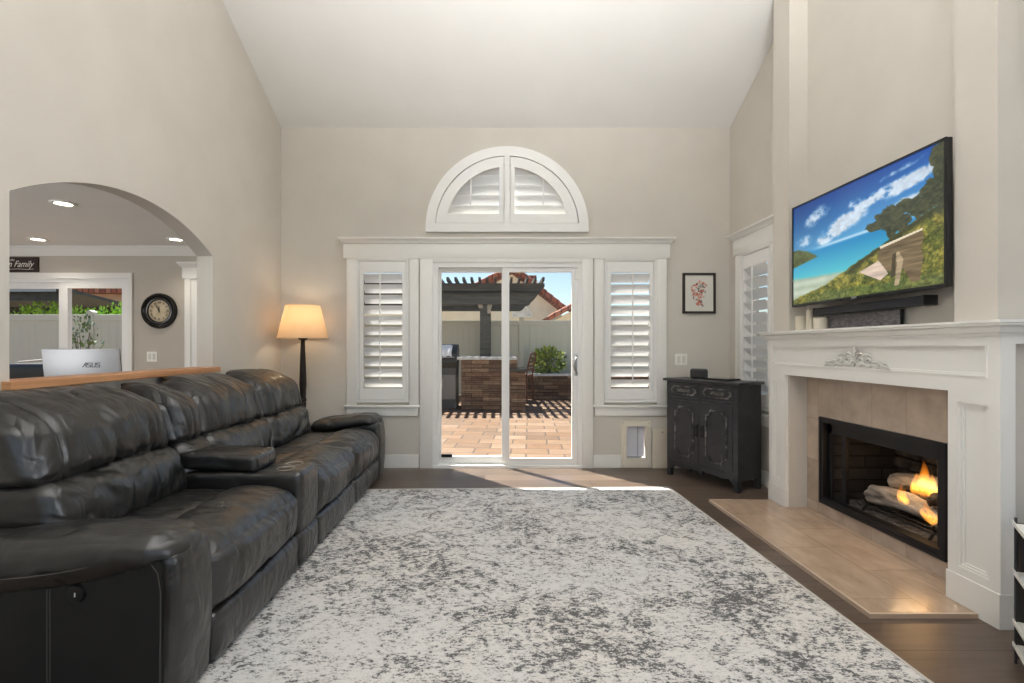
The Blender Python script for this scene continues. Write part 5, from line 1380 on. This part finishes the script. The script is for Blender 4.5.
# pergola
M_perg = noisy('pergola_wood', rgb(62, 60, 54), rgb(84, 80, 72), 0.7, 6, (0.4, 4, 4))
pg = thing('pergola', 'dark wooden pergola with slatted top over the patio', 'pergola', (-0.23, 11.3, GZ))
def pergola():
    for x, y in ((-0.22, 11.22), (-3.6, 11.22), (-0.22, 13.0), (-3.6, 13.0)):
        z0 = GZ
        p = obj('post', MB().box(x-0.115, x+0.115, y-0.1, y+0.1, z0, 2.42, 0.008), M_perg, pg)
        if y < 12:
            br = MB()
            for s in (-1, 1): br.plate([(x+s*0.09-0.05, 2.10), (x+s*0.09+0.05, 2.10), (x+s*0.17+0.05, 2.42), (x+s*0.17-0.05, 2.42)], [], y-0.14, y-0.1, 'Y')
            br.box(x+0.05, x+0.13, y-0.18, y-0.1, 1.98, 2.10, 0.01)
            obj('bracket', br, noisy('bracket_wood', rgb(150, 140, 126), rgb(172, 162, 146), 0.7, 9), p)
    for y in (11.05, 11.39, 12.85, 13.15):
        xr = 0.95
        obj('beam', MB().plate([(-4.3, 2.18), (xr-0.28, 2.18), (xr-0.2, 2.24), (xr-0.17, 2.30), (xr-0.05, 2.34), (xr, 2.44), (-4.3, 2.44)], [], y-0.035, y+0.035, 'Y'), M_perg, pg)
    for k in range(5):
        y = 10.7+0.65*k
        obj('rafter', MB().plate([(-4.5, 2.441), (0.98, 2.441), (1.06, 2.52), (1.06, 2.60), (-4.5, 2.60)], [], y-0.022, y+0.022, 'Y'), M_perg, pg)
    k = 0
    x = 1.0
    while x > -4.5:
        obj('slat', MB().plate([(10.30, 2.64), (10.36, 2.601), (13.5, 2.601), (13.5, 2.68), (10.30, 2.68)], [], x-0.024, x+0.024, 'X'), M_perg, pg)
        x -= 0.165
pergola()

# patio chair behind the island
def chair(loc, rz):
    wd = noisy('brown_chair_wood', rgb(86, 50, 34), rgb(118, 74, 50), 0.5, 6, (1, 1, 5))
    t = thing('patio_chair', 'brown slat-backed patio chair beside the stone island', 'chair', loc, rz)
    obj('seat', MB().box(-0.22, 0.22, -0.22, 0.22, 0.60, 0.64, 0.01), wd, t, True)
    for sx in (-1, 1):
        obj('leg', MB().tube([(sx*0.2, -0.2, 0), (sx*0.19, -0.19, 0.61)], 0.02, 8), wd, t, True, smooth=60)
        obj('leg', MB().tube([(sx*0.2, 0.22, 0), (sx*0.19, 0.2, 0.61)], 0.02, 8), wd, t, True, smooth=60)
        obj('back_post', MB().tube([(sx*0.19, 0.2, 0.61), (sx*0.19, 0.24, 0.85), (sx*0.17, 0.30, 1.10)], 0.02, 8), wd, t, True, smooth=60)
    bs = MB()
    for k in range(4):
        z = 0.74+0.09*k; bs.box(-0.18, 0.18, 0.215+0.02*k, 0.235+0.02*k, z, z+0.05, 0.005)
    bs.tube([(-0.17, 0.30, 1.10), (-0.09, 0.305, 1.14), (0.09, 0.305, 1.14), (0.17, 0.30, 1.10)], 0.02, 8)
    obj('backrest', bs, wd, t, True)
    obj('stretcher', MB().box(-0.2, 0.2, -0.21, -0.18, 0.22, 0.25, 0.005), wd, t, True)
chair((0.62, 11.75, GZ), R(-115))

# raised stone planter
pl_ = thing('planter', 'raised stone planter with pale cap in front of the fence', 'planter', (2.6, 12.7, GZ))
obj('stone_facing', stone_wall(0.80, 5.2, 12.35, 13.15, GZ, 0.52, 7), M_stone, pl_)
obj('cap', MB().box(0.77, 5.2, 12.30, 12.56, 0.521, 0.575, 0.006), M_counter, pl_)
obj('soil', MB().box(0.8, 5.2, 12.56, 13.15, 0.52, 0.545), bpy.data.materials['yard_soil'], pl_)
M_leaf = [noisy('leaf_green', rgb(70, 92, 46), rgb(118, 140, 66), 0.5, 9), noisy('leaf_yellow_green', rgb(140, 158, 66), rgb(186, 196, 96), 0.5, 9), noisy('leaf_grey_green', rgb(96, 112, 92), rgb(150, 164, 146), 0.5, 9), noisy('leaf_bright_green', rgb(120, 164, 50), rgb(170, 206, 78), 0.5, 5)]
def leaves(center, rad, count, size, seed, wfac=0.34, up=0.3):
    bm = bmesh.new(); rnd = random.Random(seed)
    for _ in range(count):
        while True:
            p = Vector((rnd.uniform(-1, 1), rnd.uniform(-1, 1), rnd.uniform(-1, 1)))
            if 0.25 < p.length < 1: break
        d = (p.normalized()+Vector((rnd.uniform(-.6, .6), rnd.uniform(-.6, .6), rnd.uniform(-.3, .6)+up))).normalized()
        c = Vector(center)+Vector((p.x*rad[0], p.y*rad[1], p.z*rad[2])); L = size*rnd.uniform(0.6, 1.25)
        s = d.orthogonal().normalized(); s = Matrix.Rotation(rnd.random()*6.28, 3, d) @ s; u = d.cross(s)
        a = [c, c+d*L*0.4+s*L*wfac+u*L*0.08, c+d*L, c+d*L*0.4-s*L*wfac+u*L*0.08]
        bm.faces.new([bm.verts.new(q) for q in a])
    return bm
def shrub(name, label, cat, base, h, w_, seed, mats, n, size, group=None, stems=5):
    t = thing(name, label, cat, base, 0, group)
    st = MB(); rnd = random.Random(seed)
    for k in range(stems):
        a = rnd.random()*6.28; q = rnd.uniform(0.1, 0.6)*w_
        st.tube([base, (base[0]+q*0.4*math.cos(a), base[1]+q*0.4*math.sin(a), base[2]+h*0.45), (base[0]+q*math.cos(a), base[1]+q*math.sin(a), base[2]+h*0.85)], [0.012, 0.009, 0.004], 6)
    obj('stems', st, noisy('stem_brown', rgb(80, 64, 48), rgb(110, 92, 70), 0.8, 8) if 'stem_brown' not in bpy.data.materials else bpy.data.materials['stem_brown'], t)
    for i, m in enumerate(mats):
        obj('foliage', leaves((base[0], base[1], base[2]+h*0.55), (w_, min(w_*0.8, 0.22), h*0.5), n//len(mats), size, seed+i), m, t)
shrub('leafy_shrub', 'wide green and yellow shrub in the stone planter', 'shrub', (1.38, 12.82, 0.545), 0.62, 0.42, 3, [M_leaf[0], M_leaf[1]], 420, 0.13)
shrub('succulent', 'small grey green plant at the door handle end of the planter', 'plant', (2.16, 12.8, 0.545), 0.34, 0.16, 8, [M_leaf[2]], 120, 0.12)
shrub('olive_tree', 'young grey green olive tree in front of the fence outside the dining room', 'tree', (-7.9, 9.6, GZ), 1.85, 0.36, 12, [M_leaf[2], M_leaf[0]], 330, 0.085, stems=7)
# a hedge showing over the fence
hd_bm = bmesh.new()
for k in range(11):
    b = leaves((-11.5+0.42*k, 12.4, 1.55+0.10*math.sin(k*1.3)), (0.5, 0.45, 0.74), 800, 0.085, 50+k)
    me_ = bpy.data.meshes.new('tmp'); b.to_mesh(me_); b.free(); hd_bm.from_mesh(me_); bpy.data.meshes.remove(me_)
tag(obj('hedge', hd_bm, M_leaf[3]), 'bright green hedge showing over the fence outside the dining room', 'hedge', kind='stuff')
# covered patio roof outside the dining room, seen through its door
aw = thing('patio_cover', 'dark lean-to patio cover beyond the dining room door', 'patio cover', (-13.2, 13.0, GZ))
M_dk = noisy('dark_cover', rgb(46, 48, 50), rgb(64, 66, 68), 0.6, 5)
obj('roof_panel', MB().plate([(11.6, 2.60), (11.6, 2.68), (14.6, 2.36), (14.6, 2.28)], [], -17, -10.2, 'X'), M_dk, aw)
obj('fascia', MB().box(-17, -10.18, 11.56, 11.6, 2.52, 2.70, 0.004), mat('fascia_grey', rgb(150, 156, 164), 0.5), aw)
for y in (11.9, 14.2): obj('post', MB().box(-14.0, -13.86, y-0.07, y+0.07, GZ, 2.25), M_dk, aw)
obj('beam', MB().box(-17, -10.2, 11.85, 12.0, 2.34, 2.56).box(-17, -10.2, 14.1, 14.25, 2.12, 2.3), M_dk, aw)
# patio lounge seat outside the dining room
ls = thing('patio_lounge_chair', 'black cushioned patio lounge chair with pale rails outside the dining room door', 'chair', (-7.35, 7.6, GZ))
obj('seat_cushion', soft(-7.8, -6.85, 7.25, 8.05, 0.28, 0.46, 0.06, 12), M_black, ls, smooth=180)
obj('backrest', soft(-7.8, -6.85, 7.95, 8.2, 0.42, 0.98, 0.07, 12), M_black, ls, smooth=180)
rl = MB()
rl.tube([(-7.82, 7.25, 0.64), (-7.82, 7.6, 0.70), (-7.82, 8.1, 0.84), (-7.8, 8.2, 0.99), (-7.3, 8.22, 1.035), (-6.83, 8.2, 0.99), (-6.83, 8.1, 0.84), (-6.83, 7.6, 0.70), (-6.83, 7.25, 0.64)], 0.018, 8)
obj('rail', rl, mat('pale_rail', rgb(196, 190, 180), 0.5), ls, smooth=60)
for x in (-7.82, -6.83):
    for y in (7.25, 8.15): obj('leg', MB().tube([(x, y, GZ), (x, y, 0.64 if y < 8 else 0.9)], 0.016, 8), bpy.data.materials['pale_rail'], ls)

# neighbouring houses over the fence
M_stucco = noisy('cream_stucco', rgb(226, 214, 188), rgb(232, 220, 196), 0.9, 4, bump=0.2, bscale=40)
M_tile = bricks('terracotta_tile', [rgb(150, 84, 62), rgb(176, 108, 82), rgb(134, 74, 56), rgb(190, 130, 104)], rgb(80, 46, 36), 0.22, 0.3, 0.02, 0.8, bump=1.0, plane='XY', nz=(9, (1, 1, 1), 0.6, 0.7))
def hx(x, Y): return (x-VX)/F*Y
def hz(y, Y): return H+(VY-y)/F*Y
def house():
    Y = 18.5
    t = thing('neighbor_house', 'cream stucco house with terracotta roof and chimney beyond the fence', 'house', (1.0, Y, GZ))
    pk = (hx(512, Y), hz(271, Y)); rt = (hx(563, Y), hz(311.5, Y)); lf = (hx(438, Y), hz(309, Y))
    obj('wall', MB().plate([(-7, GZ), (rt[0]-0.05, GZ), (rt[0]-0.05, rt[1]-0.06), (pk[0], pk[1]-0.12), (lf[0], lf[1]-0.06), (-7, lf[1]-0.06)], [], Y, Y+0.3, 'Y'), M_stucco, t)
    for a, b in ((pk, rt), (pk, lf)):
        n = Vector((a[1]-b[1], 0, b[0]-a[0])).normalized()
        rf = MB()
        if n.z < 0: n = -n
        q = [a, b, (b[0]+n.x*0.14, b[1]+n.z*0.14), (a[0]+n.x*0.14, a[1]+n.z*0.14)]
        rf.plate(q, [], Y-0.35, Y+6, 'Y')
        # barrel tiles along the gable edge
        m = max(4, int((Vector(a)-Vector(b)).length/0.3))
        for i in range(m):
            u0, u1 = i/m, (i+1.12)/m
            P0 = (a[0]+(b[0]-a[0])*u0, Y-0.35, a[1]+(b[1]-a[1])*u0+0.10); P1 = (a[0]+(b[0]-a[0])*u1, Y-0.35, a[1]+(b[1]-a[1])*u1+0.12)
            rf.tube([P0, P1], [0.085, 0.10], 8)
        obj('roof', rf, M_tile, t)
    ch = obj('chimney', MB().box(hx(521, Y), hx(537, Y), Y+0.5, Y+1.3, 2.6, hz(281, Y)).box(hx(519.5, Y), hx(538.5, Y), Y+0.42, Y+1.38, hz(281, Y), hz(278.5, Y)), M_stucco, t)
    cap = MB()
    for i in range(3): cap.box(hx(522+5.2*i, Y), hx(525+5.2*i, Y), Y+0.5, Y+0.7, hz(278.5, Y), hz(275.5, Y))
    cap.box(hx(520.5, Y), hx(537.5, Y), Y+0.45, Y+1.35, hz(275.5, Y), hz(273.6, Y))
    obj('chimney_cap', cap, M_tile, ch)
    wz = hz(316.5, Y); wx = hx(522, Y); r = 0.36
    aw_ = MB().plate([(wx-r, wz), (wx+r, wz)]+[(wx+r*math.cos(PI*k/20), wz+r*math.sin(PI*k/20)) for k in range(21)], [], Y-0.04, Y-0.001, 'Y')
    wo = obj('window', aw_, mat('fan_glass', rgb(206, 204, 188), 0.3), t)
    sp = MB()
    for k in range(1, 7): sp.tube([(wx, Y-0.045, wz), (wx+r*math.cos(PI*k/7), Y-0.045, wz+r*math.sin(PI*k/7))], 0.018, 6)
    sp.tube([(wx+r*math.cos(PI*k/20), Y-0.045, wz+r*math.sin(PI*k/20)) for k in range(21)], 0.025, 6); sp.tube([(wx-r, Y-0.045, wz), (wx+r, Y-0.045, wz)], 0.025, 6)
    obj('window_bars', sp, M_trim, wo)
house()
def porch():
    Y = 16.6
    t = thing('neighbor_wing', 'small tiled roof wing rising at the right beyond the fence', 'house', (2.5, Y, GZ))
    a = (hx(547, Y), hz(321, Y)); b = (hx(572, Y), hz(308, Y)); c = (hx(640, Y), hz(334, Y))
    obj('wall', MB().plate([(a[0]+0.2, GZ), (c[0]-0.2, GZ), (c[0]-0.2, c[1]), (b[0], b[1]-0.1), (a[0]+0.2, a[1])], [], Y, Y+1.5, 'Y'), M_stucco, t)
    for p, q in ((a, b), (b, c)):
        n = Vector((p[1]-q[1], 0, q[0]-p[0])).normalized()
        if n.z < 0: n = -n
        rf = MB().plate([p, q, (q[0]+n.x*0.12, q[1]+n.z*0.12), (p[0]+n.x*0.12, p[1]+n.z*0.12)], [], Y-0.3, Y+1.3, 'Y')
        m = max(3, int((Vector(p)-Vector(q)).length/0.28))
        for i in range(m):
            u0, u1 = i/m, (i+1.1)/m
            rf.tube([(p[0]+(q[0]-p[0])*u0, Y-0.3, p[1]+(q[1]-p[1])*u0+0.06), (p[0]+(q[0]-p[0])*u1, Y-0.3, p[1]+(q[1]-p[1])*u1+0.08)], [0.075, 0.09], 8)
        obj('roof', rf, M_tile, t)
porch()
def far_house():
    Y = 20.0
    t = thing('tan_house', 'tan house wall and roof edge above the hedge outside the dining room', 'house', (-17, Y, GZ))
    M = noisy('tan_stucco', rgb(196, 164, 140), rgb(206, 174, 150), 0.9, 4)
    obj('wall', MB().box(-26, -13.2, Y, Y+4, GZ, 3.6), M, t)
    obj('roof', MB().plate([(-26.4, 3.6), (-12.8, 3.3), (-12.8, 3.5), (-19.5, 6), (-26.4, 3.8)], [], Y-0.5, Y+4.5, 'Y'), M_tile, t)
far_house()
